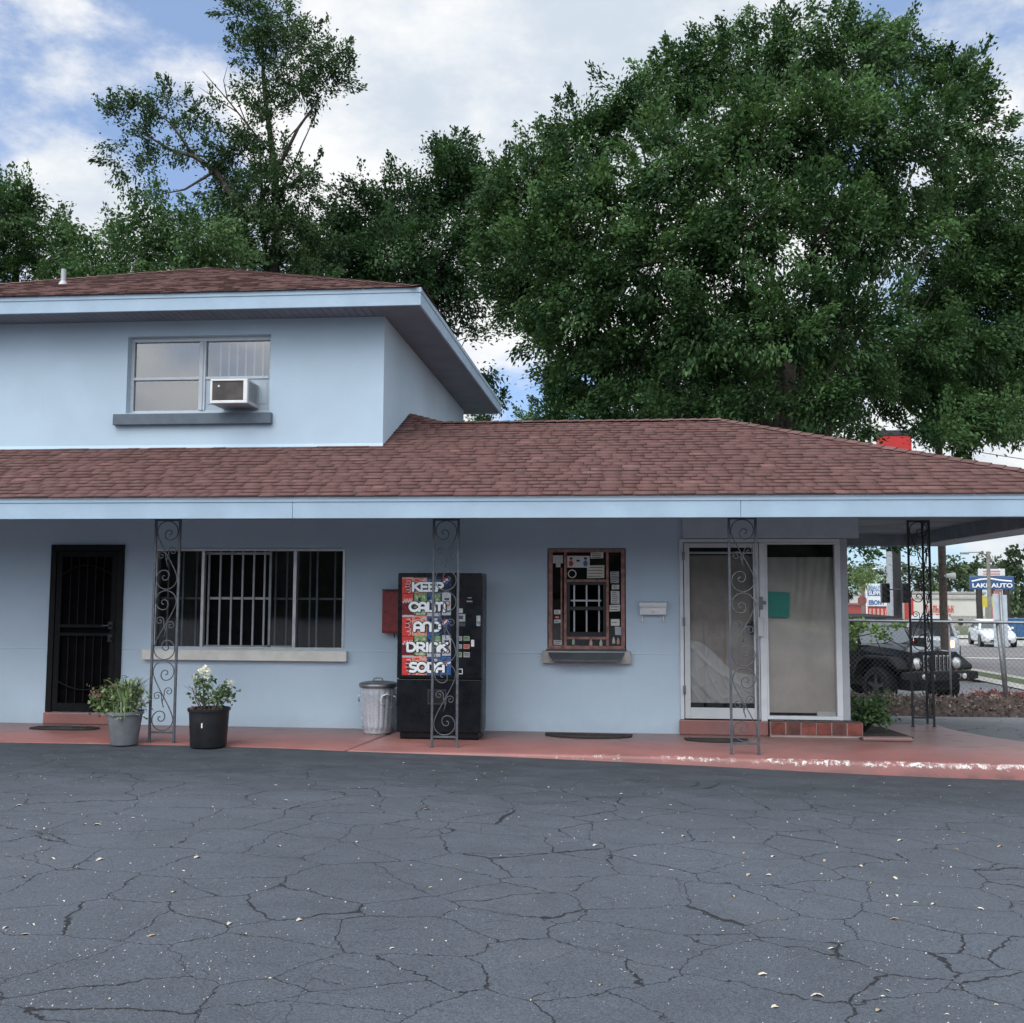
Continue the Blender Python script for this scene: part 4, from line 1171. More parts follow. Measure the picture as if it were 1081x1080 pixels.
# doormats
def mat_thing(name, x, y, pts, label, h=.014, rz=0):
    o = MB(); o.prism(pts, 'z', .001, h)
    ob = o.build(name, RUBBER, None, bevel=.004); ob.location = (x, y, 0); ob.rotation_euler.z = rz
    n = len(pts); r = MB()
    cx = sum(p[0] for p in pts)/n; cy = sum(p[1] for p in pts)/n
    q = [(cx+(p[0]-cx)*.86, cy+(p[1]-cy)*.80) for p in pts]
    r.tube([(a_, b_, h+.001) for a_, b_ in q], .006, 5, closed=True)
    if 'small' not in label:
        for k in range(3):
            s = .62-.2*k; r.tube([(cx+(p[0]-cx)*s, cy+(p[1]-cy)*s, h+.0008) for p in pts], .005, 5, closed=True)
    r.build('border', plain('mat_rib', (.035, .033, .033), .85, var=.4, scale=40), ob)
    return tag(ob, label, 'doormat')
half = lambda w, d: [(-w/2, d*.3)] + [(w/2*math.cos(PI+PI*k/18), d*.55*math.sin(PI+PI*k/18)) for k in range(19)][1:-1] + [(w/2, d*.3)]
oval = lambda w, d: [(w/2*math.copysign(abs(math.cos(2*PI*k/28))**.7, math.cos(2*PI*k/28)), d/2*math.copysign(abs(math.sin(2*PI*k/28))**.8, math.sin(2*PI*k/28))) for k in range(28)]
mat_thing('doormat', -6.50, -.46, oval(.86, .30), 'black oval doormat at the foot of the black security door')
mat_thing('doormat', -.22, -.30, half(1.02, .46), 'black half-round doormat against the bare wall below the service window', rz=-.03)
mat_thing('doormat', 1.23, -.50, half(.72, .34), 'black half-round doormat at the step of the white storm door')

# wall mailbox
M_ = empty('mailbox', (.545, -.0005, 1.40), 0, 'white metal letter box fixed to the wall beside the storm door', 'mailbox')
mb = MB(); mb.box(-.155, .155, -.085, 0, .0, .125); mb.build('body', plain('mailbox_white', (.66, .68, .69), .4, .1, var=.05), M_, bevel=.006)
mb = MB(); mb.prism([(-.105, .088), (-.098, .088), (-.080, .142), (-.0, .165), (-.0, .158), (-.075, .133)], 'x', -.162, .162); mb.build('lid', plain('mailbox_lid', (.74, .76, .77), .4, .1, var=.05), M_, bevel=.002)
mb = MB()
for x in (-.125, .125): mb.tube([(x, -.03, .0), (x, -.03, -.07), (x, -.045, -.088), (x, -.075, -.088), (x, -.088, -.070)], .007, 8); mb.tube([(x-.03, -.03, -.068), (x+.03, -.03, -.068)], .004, 6)
mb.build('paper_hook', WHITEP, M_, smooth=True)
mb = MB(); mb.lathe([(0, -.006), (.022, -.004), (.022, 0)], (0, -.0855, .045), 16, ax='y'); mb.build('emblem', ALU, M_)

# ------------------------------------------------------------------ leaves / plants
def leaf_quads(P, size, aspect, rng, updir=None, upw=.0, droop=0.0, D=None):
    """rhombic leaves at points P (n,3) -> V, F"""
    n = len(P)
    L = rng.normal(size=(n, 3)); 
    if D is not None: L = D + L*.45
    L /= np.linalg.norm(L, axis=1)[:, None]+1e-9
    N = rng.normal(size=(n, 3))
    if updir is not None: N = N*(1-upw) + np.array(updir)*upw*1.6
    S = np.cross(L, N); S /= np.linalg.norm(S, axis=1)[:, None]+1e-9
    s = (size*rng.uniform(.65, 1.25, n))[:, None]
    V = np.empty((n, 4, 3))
    V[:, 0] = P; V[:, 1] = P + L*s*.45 + S*s*aspect*.5
    V[:, 2] = P + L*s; V[:, 3] = P + L*s*.45 - S*s*aspect*.5
    if droop: V[:, 2, 2] -= droop*s[:, 0]
    return V.reshape(-1, 3), np.arange(n*4).reshape(n, 4)

LEAFY = attr_mat('leaf_pot', (.05, .085, .035), (.24, .31, .17), .55, .25)
def pot(root, r0, r1, h, mat, rim, wall=.012):
    mb = MB(); mb.lathe([(0, .001), (r0, .001), (r0+.004, .010), (r0+(r1-r0)*.82, h*.80), (r0+(r1-r0)*.84, h*.83), (r1, h-rim), (r1+.012, h-rim), (r1+.014, h), (r1-.006, h), (r1-.012, h-.05), (r1-.02, h-.08), (0, h-.075)], (0, 0, 0), 48)
    return mb.build('pot', mat, root, smooth=True, auto=35)
P1 = empty('potted_plant', (-5.215, -1.57, 0), 0, 'leafy green strap-leaved plant in a grey pot before the security door', 'potted plant')
pot(P1, .135, .185, .355, plain('pot_grey', (.155, .165, .18), .6, var=.15), .03)
MB().lathe([(0, .312), (.16, .308), (.172, .30)], (0, 0, 0), 24).build('soil', plain('soil', (.03, .024, .02), .95, var=.4, bump=.5), P1)
r = random.Random(4); mb = MB()
def blade(mb, base, ang, reach, height, w, mi=0, n=7, tip=.25):
    d = Vector((math.cos(ang), math.sin(ang), 0)); s = Vector((-d.y, d.x, 0)); vs = []; fs = []
    for i in range(n+1):
        t = i/n
        p = base + d*reach*(t**1.4) + Vector((0, 0, height*(1.55*t-(.55+tip)*t*t)))
        ww = w*(.35+1.1*t if t < .5 else .9*(1-t)*2+.02)
        vs += [p-s*ww*.5+Vector((0, 0, ww*.2)), p-Vector((0, 0, 0)), p+s*ww*.5+Vector((0, 0, ww*.2))]
    for i in range(n):
        o = 3*i; fs += [(o, o+1, o+4, o+3), (o+1, o+2, o+5, o+4)]
    mb.add(vs, fs, mi)
BL = []
for k in range(190):
    a_ = r.uniform(0, 2*PI); b0 = Vector((r.gauss(.02, .06), r.gauss(0, .06), .30))
    blade(mb, b0, a_, r.uniform(.04, .25), r.uniform(.24, .56), r.uniform(.016, .034), r.choice((0, 0, 1, 2)))
for k in range(4): blade(mb, Vector((.03, 0, .3)), r.uniform(-.6, .6), r.uniform(.25, .42), r.uniform(.35, .5), .012, 1)
for k in range(3): blade(mb, Vector((.02, -.1, .31)), r.uniform(-1.9, -1.2), .20, .0-.02, .03, 1)
mb.build('foliage', [plain('blade_mid', (.17, .24, .10), .5, var=.3), plain('blade_pale', (.30, .37, .21), .5, var=.2), plain('blade_dark', (.08, .13, .05), .5, var=.3)], P1, smooth=True)
Pt = NR.normal(size=(420, 3))*np.array([.08, .07, .08]) + np.array([-.19, -.0, .46])
Vv, Ff = leaf_quads(Pt, .052, .75, NR, (0, -.3, 1), .4); np_mesh('foliage', Vv, Ff, attr_mat('leaf_coleus', (.06, .10, .04), (.22, .30, .13), .55, .2), P1, {'tint': NR.random(420)})
Pt = NR.normal(size=(520, 3))*np.array([.085, .07, .085]) + np.array([.02, -.02, .46])
Vv, Ff = leaf_quads(Pt, .075, .32, NR, (0, -.3, 1), .3); np_mesh('foliage', Vv, Ff, attr_mat('leaf_centre', (.09, .14, .055), (.27, .35, .18), .55, .2), P1, {'tint': NR.random(520)})
Pt = np.concatenate([NR.normal(size=(60, 3))*np.array([.045, .05, .035]) + np.array([-.285, -.02, .535]), NR.normal(size=(26, 3))*.03+np.array([-.13, 0, .60])])
Vv, Ff = leaf_quads(Pt, .04, .8, NR); np_mesh('flower', Vv, Ff, attr_mat('leaf_red', (.14, .05, .05), (.32, .17, .16), .55, .1), P1, {'tint': NR.random(len(Pt))})
Pt = NR.normal(size=(50, 3))*np.array([.04, .04, .05]) + np.array([.19, -.05, .43])
Vv, Ff = leaf_quads(Pt, .04, .6, NR); np_mesh('foliage', Vv, Ff, attr_mat('leaf_dustyl', (.12, .13, .13), (.36, .38, .36), .6, .1), P1, {'tint': NR.random(50)})
mb = MB()
for a_, b_ in (((-.02, 0, .3), (-.20, 0, .46)), ((-.02, 0, .3), (-.26, -.02, .42)), ((0, 0, .3), (-.14, .02, .58)), ((.02, 0, .3), (.19, -.05, .42))): mb.tube([a_, ((a_[0]+b_[0])/2, b_[1], (a_[2]+b_[2])/2+.02), b_], .006, 5)
mb.build('stem', plain('stem_brown', (.12, .09, .06), .8), P1)

P2 = empty('potted_plant', (-4.262, -1.60, 0), 0, 'white flowering rose bush in a wide black nursery pot', 'potted plant')
pot(P2, .185, .212, .405, plain('pot_black', (.010, .011, .014), .5, var=.2), .025)
MB().lathe([(0, .352), (.18, .346), (.196, .335)], (0, 0, 0), 24).build('soil', MATS['soil'], P2)
MB().box(-.004, .010, -.2035, -.199, .215, .27).build('plant_tag', WHITEP, P2)
mb = MB(); tips = []; r = random.Random(9)
canes = [((-.04, 0, .34), (-.07, 0, .58), (-.05, .0, .80)), ((-.03, 0, .34), (-.10, -.03, .55), (-.10, -.02, .72)), ((0, .02, .34), (-.02, 0, .55), (-.01, 0, .68)), ((.03, 0, .34), (.12, 0, .52), (.20, -.02, .66)), ((.04, 0, .34), (.17, .02, .48), (.24, .0, .55)), ((.02, -.02, .34), (.08, -.05, .46), (.13, -.06, .55)), ((-.06, .02, .34), (-.16, .02, .52), (-.17, .04, .68)), ((-.07, 0, .34), (-.15, 0, .48), (-.20, .0, .62))]
lp = []
for ci, c_ in enumerate(canes):
    mb.tube(c_, [.008, .006, .004], 5)
    if ci < 6:
        for k in range(9):
            t = r.uniform(.25, 1); a_ = Vector(c_[0]).lerp(Vector(c_[1]), min(1, t*2)) if t < .5 else Vector(c_[1]).lerp(Vector(c_[2]), t*2-1)
            e_ = a_+Vector((r.gauss(0, .05), r.gauss(0, .05), r.uniform(.0, .07))); mb.tube([a_, e_], .0025, 4)
            for q in range(9): lp.append(tuple(e_+Vector((r.gauss(0, .026), r.gauss(0, .026), r.gauss(0, .022)))))
    else:
        for k in range(5):
            a_ = Vector(c_[1]).lerp(Vector(c_[2]), r.random()); mb.tube([a_, a_+Vector((r.gauss(-.02, .05), r.gauss(0, .04), r.uniform(.03, .12)))], .0022, 4)
mb.build('stem', plain('cane', (.13, .10, .065), .8, var=.3), P2)
Vv, Ff = leaf_quads(np.array(lp), .052, .62, NR, (0, -.2, 1), .5); np_mesh('foliage', Vv, Ff, attr_mat('leaf_rose', (.035, .075, .028), (.17, .25, .11), .45, .2), P2, {'tint': NR.random(len(lp))})
for k, (x, y, z, s) in enumerate(((-.085, -.03, .80, .034), (-.055, 0, .825, .028), (-.015, -.03, .785, .033), (-.165, -.02, .735, .022), (.235, -.03, .685, .024), (.245, -.02, .64, .018), (-.03, -.04, .72, .02), (.03, -.05, .50, .018))):
    n = 26; q = NR.normal(size=(n, 3))*s*.45
    Vv, Ff = leaf_quads(np.array([[x, y, z]])+q, s*1.1, .9, NR, (0, -.6, .8), .4)
    np_mesh('flower', Vv, Ff, attr_mat('petal%d' % k, (.74, .74, .70), (.86, .86, .84), .5, .3) if k == 0 else bpy.data.materials['petal0'], P2, {'tint': NR.random(n)})
Pt = NR.normal(size=(70, 3))*np.array([.06, .05, .012]) + np.array([-.09, -.02, .385])
Vv, Ff = leaf_quads(Pt, .05, .5, NR); np_mesh('dead_leaf', Vv, Ff, attr_mat('leaf_deadred', (.06, .025, .02), (.20, .11, .09), .7), P2, {'tint': NR.random(70)})

# planting bed with shrub
mb = MB(); bed = [(2.832, .125), (2.83, 1.0), (3.2, 1.0), (3.36, .28), (3.42, -.05), (3.30, -.16), (2.95, -.2), (2.832, -.2)]
nb = len(bed)
mb.prism([(2.884, -.232), (3.34, -.232), (3.52, -.04), (3.40, .9), (2.884, .9)], 'z', .001, .012)
tag(mb.build('planting_bed', plain('bed_soil', (.030, .022, .018), .95, var=.5, scale=14, bump=.8, bscale=40)), kind='structure')
mb = MB(); mb.prism([(2.872, -.36), (3.42, -.36), (3.44, -.24), (2.885, -.24)], 'z', .001, .045); tag(mb.build('bed_kerb', RED, bevel=.015), kind='structure')
SHR = empty('shrub', (3.08, .42, .01), 0, 'small leafy green shrub in the soil bed beside the brick ledge', 'shrub')
mb = MB(); r = random.Random(21); pts = []; dirs = []
for k in range(26):
    a_ = r.uniform(0, 2*PI); rr = r.uniform(.15, .40); h = r.uniform(.10, .46)
    tip = Vector((rr*math.cos(a_)*1.0+.06, rr*math.sin(a_)*.9-.15, h)); mid = tip*.5+Vector((0, 0, .09))
    mb.tube([(0, 0, 0), mid, tip], [.008, .006, .003], 5)
    for q in range(42):
        t = r.uniform(.35, 1.05); c_ = (mid*(1-t)*2+tip*(2*t-1)) if t > .5 else mid*(2*t)
        pts.append(tuple(c_+Vector((r.gauss(0, .03), r.gauss(0, .03), r.gauss(0, .025))))); dirs.append(tuple((tip.normalized()+Vector((0, 0, .4)))))
mb.build('stem', plain('shrub_stem', (.07, .055, .04), .85), SHR)
Vv, Ff = leaf_quads(np.array(pts), .062, .60, NR, (0, -.4, 1), .5); np_mesh('foliage', Vv, Ff, attr_mat('leaf_shrub', (.030, .070, .028), (.10, .18, .065), .4, .2), SHR, {'tint': NR.random(len(pts))})
# ------------------------------------------------------------------ chain-link fence, bank, mulch
FY = 6.2
FX0, FX1 = 3.4, 13.0
def fz(x): return G(x, FY)
F_ = empty('chain_link_fence', (FX0, FY, fz(FX0)), 0, 'galvanised chain link fence with a top rail along the leaf bank', 'fence')
FO = F_.location
def floc(o):
    for v in o.data.vertices: v.co -= FO
    return o
GZ = plain('fence_galv', (.24, .255, .265), .45, .6, var=.15)
top_z = 1.20
mb = MB(); mb.tube([(FX0, FY, top_z), (FX1, FY, top_z-.05)], .024, 8); floc(mb.build('top_rail', GZ, F_, smooth=True))
mb = MB(); pitch = .085; r_ = .0019; H_ = top_z-fz(6)-.02; n = int((FX1-FX0+H_)/pitch)
zb = fz(6)+.0
for k in range(-int(H_/pitch)-1, int((FX1-FX0)/pitch)+1):
    for s in (1, -1):
        xa = FX0+k*pitch if s == 1 else FX0+k*pitch+H_
        pa = [xa, zb]; pb = [xa+s*H_, top_z-.02]
        # clip to the fence length
        lo, hi = 0.0, 1.0; dx = pb[0]-pa[0]
        t0 = (FX0-pa[0])/dx; t1 = (FX1-pa[0])/dx
        lo = max(lo, min(t0, t1)); hi = min(hi, max(t0, t1))
        if hi <= lo: continue
        q0 = (pa[0]+dx*lo, FY-.012+s*.003, pa[1]+(pb[1]-pa[1])*lo); q1 = (pa[0]+dx*hi, FY-.012+s*.003, pa[1]+(pb[1]-pa[1])*hi)
        mb.tube([q0, q1], r_, 3, cap=False)
floc(mb.build('chain_link', plain('fence_wire', (.085, .09, .095), .6, .2, var=.2), F_))
for px, lean, w in ((890, 0, .03), (1003, 0, .016), (1056, .10, .032), (1110, 0, .03)):
    p = at_y(px, 700, FY+.035); mb = MB(); mb.tube([(p.x+lean, FY+.035, fz(p.x)-.1), (p.x-lean*.3, FY+.03, top_z+.03)], w, 10); floc(mb.build('post', GZ, F_, smooth=True))

def mound(name, x0, x1, y0, y1, h, nx, ny, mat, seed, prof=None, kind='stuff'):
    r = np.random.default_rng(seed); vs = []; fs = []
    nz = r.random((nx+1, ny+1))
    for i in range(nx+1):
        for j in range(ny+1):
            u, v = i/nx, j/ny
            x = x0+(x1-x0)*u; y = y0+(y1-y0)*v + .10*math.sin(x*3.1)*(1-v)
            e = math.sin(PI*min(1, max(0, v)))**.6*min(1, u*12, (1-u)*12)
            vs.append((x, y, G(x, y)-.01+h*e*(.75+.5*nz[i, j]) ))
    for i in range(nx):
        for j in range(ny):
            a_ = i*(ny+1)+j; fs.append((a_, a_+ny+1, a_+ny+2, a_+1))
    m = MB(); m.add(vs, fs)
    return m.build(name, mat, None, smooth=True), vs
o, vs = mound('leaf_bank', 3.0, 13, 5.25, 7.0, .30, 120, 22, plain('bank_soil', (.055, .040, .034), .95, var=.5, scale=9, bump=.8, bscale=30), 3)
tag(o, 'bank of dead brown leaves and soil heaped along the fence', 'leaf bank', kind='stuff')
P_ = np.array(vs)[NR.integers(0, len(vs), 9000)] + NR.normal(size=(9000, 3))*np.array([.05, .05, .02])
Vv, Ff = leaf_quads(P_, .075, .5, NR, (0, -.3, 1), .45)
lb = np_mesh('dead_leaves', Vv, Ff, attr_mat('leaf_dead', (.055, .038, .035), (.30, .225, .20), .8, .1), None, {'tint': NR.random(9000)**1.6})
lb.parent = o; lb['kind'] = 'stuff'
o, vs = mound('mulch_bed', 6.7, 10.0, 7.05, 8.9, .34, 60, 14, plain('mulch_soil', (.12, .035, .028), .95, var=.4, scale=9, bump=.8, bscale=30), 4)
tag(o, 'bed of red wood mulch between the fence and the kerb', 'mulch bed', kind='stuff')
P_ = np.array(vs)[NR.integers(0, len(vs), 5000)] + NR.normal(size=(5000, 3))*np.array([.05, .05, .015])
Vv, Ff = leaf_quads(P_, .07, .4, NR, (0, 0, 1), .5)
lb = np_mesh('mulch_chips', Vv, Ff, attr_mat('mulch_chip', (.09, .022, .018), (.26, .075, .055), .85), None, {'tint': NR.random(5000)})
lb.parent = o; lb['kind'] = 'stuff'
# concrete wheel stop behind the fence
p = at_d(913, 731, 20.2)
W_ = MB(); W_.prism([(-.10, 0), (.10, 0), (.075, .13), (-.075, .13)], 'x', -.55, .55)
ob = tag(W_.build('wheel_stop', CONC, None, bevel=.015), 'pale concrete wheel stop in front of the black vehicle', 'wheel stop'); ob.location = (p.x, p.y, G(p.x, p.y)+.02)
# vine along the rail
VN = empty('vine', tuple(at_d(905, 665, 18.7)), 0, 'green leafy vine climbing the left end of the fence', 'vine')
VNo = VN.location; pts = []; mb = MB(); r = random.Random(31)
for (px, py, sx, sy, n) in ((896, 671, 8, 11, 330), (908, 661, 7, 5, 90), (925, 663, 9, 3, 70), (933, 671, 10, 4, 60), (950, 660, 10, 3, 75), (892, 697, 4, 14, 60)):
    for k in range(n):
        q = at_d(px+r.gauss(0, sx*.55), py+r.gauss(0, sy*.55), 18.55+r.gauss(0, .08)); pts.append(tuple(q-VNo))
for pl in ([(890, 690), (905, 668), (925, 662), (945, 660), (964, 664)], [(905, 672), (925, 668), (940, 676), (955, 684)], [(893, 735), (895, 700), (898, 672)], [(925, 675), (932, 690), (945, 700)]):
    mb.tube([at_d(a_, b_, 18.6)-VNo for a_, b_ in pl], .010, 5)
mb.build('stem', plain('vine_stem', (.06, .045, .035), .9), VN, smooth=True)
Vv, Ff = leaf_quads(np.array(pts), .075, .7, NR, (0, -.6, .8), .4); np_mesh('foliage', Vv, Ff, attr_mat('leaf_vine', (.05, .11, .025), (.19, .30, .08), .45, .25), VN, {'tint': NR.random(len(pts))})
for px, py, d in ((932, 735, 18.9), (942, 741, 18.2), (976, 742, 18.2), (966, 740, 18.3)):
    p = at_d(px, py, d); zz = max(G(p.x, p.y)+.22, p.z-.05)
    t = empty('weed', (p.x, p.y, zz), 0, 'tuft of green weed growing on the leaf bank', 'weed', 'weeds on the leaf bank'); m = MB(); r = random.Random(px)
    for k in range(16 if px < 940 else 8): blade(m, Vector((r.gauss(0, .03), r.gauss(0, .03), 0)), r.uniform(0, 2*PI), r.uniform(.05, .18), r.uniform(.15, .30 if px < 940 else .2), .025)
    m.build('foliage', plain('weed_green', (.12, .20, .06), .6, var=.3), t, smooth=True)

# ------------------------------------------------------------------ vehicles
TYRE = plain('tyre', (.010, .010, .011), .85, var=.2, spec=.2)
RIMS = plain('rim_silver', (.30, .31, .32), .35, .7, var=.15)
CGL = NT('car_glass'); CGL.base((.045, .055, .062)); CGL.rough(.05); CGL.b.inputs['Specular IOR Level'].default_value = .9; CGL = CGL.m
HL = NT('headlamp'); HL.base((.75, .78, .80)); HL.rough(.12); HL.b.inputs['Metallic'].default_value = .5; HL = HL.m
def wheel(parent, x, y, r, w, side, rimmat=RIMS, spokes=5):
    h = empty('wheel', (x, y, r)); h.parent = parent
    mb = MB(); mb.lathe([(r*.62, -w/2), (r*.92, -w/2), (r, -w*.36), (r, w*.36), (r*.92, w/2), (r*.62, w/2)], (0, 0, 0), 32, ax='y'); mb.build('tyre', TYRE, h, smooth=True, auto=40)
    mb = MB(); o = side*w*.40
    mb.lathe([(r*.63, -w*.42), (r*.63, w*.42)], (0, 0, 0), 28, ax='y'); mb.lathe([(0, o), (r*.16, o), (r*.18, o-side*.02)], (0, 0, 0), 16, ax='y')
    for k in range(spokes):
        a_ = 2*PI*k/spokes; M = Matrix.Rotation(a_, 4, 'Y'); mb.box(-r*.09, r*.09, min(o-side*.035, o-.001), max(o-side*.035, o-.001), r*.10, r*.64, 0, M)
    mb.lathe([(0, o-side*.06), (r*.62, o-side*.06)], (0, 0, 0), 24, 1, ax='y')
    mb.build('rim', [rimmat, BLACKP], h, smooth=False)
    return h
def loft(mb, secs, mi=0):
    """secs: list of closed rings with equal counts"""
    n = len(secs[0]); o = []
    vs = [p for s in secs for p in s]; fs = []
    for i in range(len(secs)-1):
        for j in range(n):
            j2 = (j+1) % n; fs.append((i*n+j, i*n+j2, (i+1)*n+j2, (i+1)*n+j))
    fs.append(tuple(range(n))[::-1]); fs.append(tuple((len(secs)-1)*n+j for j in range(n)))
    mb.add(vs, fs, mi)
def body_ring(x, w, zb, zt, crown=.02):
    return [(x, -w*.86, zb), (x, -w*.99, zb+.10), (x, -w, zb+(zt-zb)*.55), (x, -w*.97, zt-.05), (x, -w*.88, zt), (x, 0, zt+crown), (x, w*.88, zt), (x, w*.97, zt-.05), (x, w, zb+(zt-zb)*.55), (x, w*.99, zb+.10), (x, w*.86, zb), (x, 0, zb)]
def sedan(name, label, x, y, rz, paint, H=1.45, L=4.6, W=1.78, suv=False):
    g = G(x, y)-.05 if y > 10 else G(x, y)
    C = empty(name, (x, y, g), rz, label, 'car')
    hw = W/2; belt = .93 if not suv else 1.05; hood = .86 if not suv else 1.02; zb = .22 if not suv else .32
    mb = MB(); f = L/2
    loft(mb, [body_ring(-f, hw*.80, zb+.15, belt-.12), body_ring(-f+.12, hw*.92, zb+.03, belt-.02), body_ring(-f+.55, hw*.98, zb, belt+.02), body_ring(-.9, hw, zb, belt), body_ring(.75, hw, zb, belt-.01), body_ring(1.25, hw*.98, zb, hood), body_ring(f-.35, hw*.93, zb, hood-.10), body_ring(f-.08, hw*.84, zb+.04, hood-.22), body_ring(f, hw*.74, zb+.12, hood-.32)])
    bd = mb.build('body', paint, C, smooth=True, auto=35)
    # greenhouse
    xa, xb, xc, xd = (-f+.25 if suv else -1.75), 1.05, (-f+.45 if suv else -.95), .30
    wb, wt = hw*.93, hw*.70; z0, z1 = belt-.02, H
    def ring4(z, a_, b_, w): return [(a_, -w, z), (b_, -w, z), (b_, w, z), (a_, w, z)]
    mb = MB(); zm = z1-.06
    k = (zm-z0)/(z1-z0)
    lerp = lambda p, q, t: p+(q-p)*t
    loft(mb, [ring4(z0, xa, xb, wb), ring4(zm, lerp(xa, xc, k), lerp(xb, xd, k), lerp(wb, wt, k)), ring4(z1, xc+.12, xd-.14, wt-.10)])
    mb.build('roof', paint, C, smooth=False, bevel=.03)
    def P(u, v, side):      # point on the greenhouse faces: u along, v up 0..1
        z = lerp(z0+.05, zm-.03, v); kk = (z-z0)/(z1-z0); a_ = lerp(xa, xc, kk); b_ = lerp(xb, xd, kk); w = lerp(wb, wt, kk)
        e = .008
        if side == 'f': return (b_+e, lerp(-w+.10, w-.10, u), z)
        if side == 'r': return (a_-e, lerp(-w+.10, w-.10, u), z)
        s = -1 if side == 'R' else 1
        return (lerp(a_+.14, b_-.16, u), s*(w+e), z)
    for side, nm in (('f', 'windscreen'), ('r', 'rear_window')):
        mb = MB(); mb.quad(P(0, 0, side), P(1, 0, side), P(1, 1, side), P(0, 1, side)); mb.build(nm, CGL, C)
    for side in 'LR':
        for u0, u1 in ((0.02, .46), (.50, .99)) if not suv else ((.02, .3), (.34, .64), (.68, .99)):
            mb = MB(); mb.quad(P(u0, 0, side), P(u1, 0, side), P(u1 - (.02 if u1 > .9 else 0), 1, side), P(u0, 1, side)); mb.build('side_window', CGL, C)
    r = .32 if not suv else .37
    for wx_ in (f-.86, -f+.92):
        for s in (-1, 1): wheel(C, wx_, s*(hw-.10), r, .21, s)
    mb = MB()
    for wx_ in (f-.86, -f+.92):
        for s in (-1, 1): mb.lathe([(0, 0), (r*1.14, 0)], (wx_, s*(hw*1.002+.004), r+.02), 24, ax='y')
    mb.build('wheel_arch', BLACKP, C)
    for s in (-1, 1):
        mb = MB(); mb.prism([(f-.30, hood-.20), (f-.045, hood-.30), (f-.05, hood-.38), (f-.30, hood-.32)], 'y', s*hw*.52 if s > 0 else s*hw*.90, s*hw*.90 if s > 0 else s*hw*.52); mb.build('headlight', HL, C, bevel=.01)
        mb = MB(); mb.box(-f-.004, -f+.10, s*hw*.62-.15, s*hw*.62+.20, belt-.34, belt-.11); mb.build('tail_light', TAIL if suv else plain('tail_red', (.30, .01, .012), .3), C, bevel=.01)
        mb = MB(); mb.box(.62, .78, s*(hw+.02)-.07, s*(hw+.02)+.07, belt+.02, belt+.13); mb.build('mirror', paint, C, bevel=.02)
    mb = MB(); mb.box(f-.06, f+.012, -hw*.38, hw*.38, hood-.40, hood-.32); mb.box(f-.06, f+.010, -hw*.55, hw*.55, zb+.10, zb+.19); mb.build('grille', BLACKP, C)
    mb = MB(); mb.box(f+.0125, f+.018, -.26, .26, zb+.21, zb+.31); mb.box(-f-.02, -f-.0045, -.26, .26, belt-.42, belt-.31); mb.build('number_plate', plain('plate_dark', (.20, .20, .20), .5), C)
    if suv:
        mb = MB(); mb.box(-f-.05, -f+.25, -hw*.86, hw*.86, zb+.02, zb+.26); mb.build('rear_bumper', BLACKP, C, bevel=.03)
    return C
TAIL = plain('tail_lit', (.6, .03, .02), .3, emit=(1.0, .11, .07, 14.0))
WCAR = plain('car_white', (.66, .70, .74), .22, var=.02)
p = at_d(1047, 681, 56); sedan('parked_sedan', 'white sedan on the street seen beyond the fence', p.x, p.y, math.radians(-99), WCAR)
p = at_d(982, 690, 37); sedan('white_van', 'white car with red brake lights lit, ahead of the black vehicle', p.x, p.y, math.radians(74), plain('car_silver', (.58, .62, .66), .25, var=.03), H=1.75, L=4.7, W=1.88, suv=True).name = 'braking_car'

# black off-road vehicle
gp = at_d(986, 700, 20.4); ang = math.radians(-64)
fw = Vector((math.cos(ang), math.sin(ang), 0)); ctr = gp - fw*1.85
J = empty('off_road_vehicle', (ctr.x, ctr.y, -.60), ang, 'black boxy off-road vehicle with round headlights parked behind the fence', 'off-road vehicle')
JB = NT('jeep_black'); JB.base((.006, .007, .009)); JB.rough(.13); JB = JB.m
JP = plain('jeep_trim', (.010, .011, .012), .6, var=.2, spec=.25)
mb = MB()
mb.prism([(-1.98, .55), (.62, .55), (.62, 1.17), (-1.98, 1.15)], 'y', -.76, .76)
mb.build('tub', JB, J, bevel=.03)
mb = MB()
loft(mb, [[(.60, -.72, .72), (.60, -.74, 1.10), (.60, -.60, 1.21), (.60, 0, 1.24), (.60, .60, 1.21), (.60, .74, 1.10), (.60, .72, .72)], [(1.3, -.64, .70), (1.3, -.66, 1.05), (1.3, -.54, 1.17), (1.3, 0, 1.205), (1.3, .54, 1.17), (1.3, .66, 1.05), (1.3, .64, .70)], [(1.84, -.60, .66), (1.84, -.62, 1.00), (1.84, -.52, 1.11), (1.84, 0, 1.15), (1.84, .52, 1.11), (1.84, .62, 1.00), (1.84, .60, .66)]])
mb.build('hood', JB, J, smooth=True, auto=30)
mb = MB(); mb.prism([(-.64, .66), (.64, .66), (.70, .82), (.66, 1.03), (.52, 1.12), (0, 1.155), (-.52, 1.12), (-.66, 1.03), (-.70, .82)], 'x', 1.845, 1.905); G_ = mb.build('grille', JB, J, bevel=.015)
mb = MB()
for k in range(7):
    y = -.30+.10*k; mb.box(1.9055, 1.925, y-.030, y+.030, .74, 1.06); 
mb.build('slot_insert', plain('slot_chrome', (.50, .52, .54), .25, .8, var=.1), G_, bevel=.01)
mb = MB()
for k in range(7):
    y = -.30+.10*k; mb.box(1.9255, 1.928, y-.014, y+.018, .77, 1.03)
mb.build('slot', plain('slot_dark', (.01, .01, .011), .6), G_)
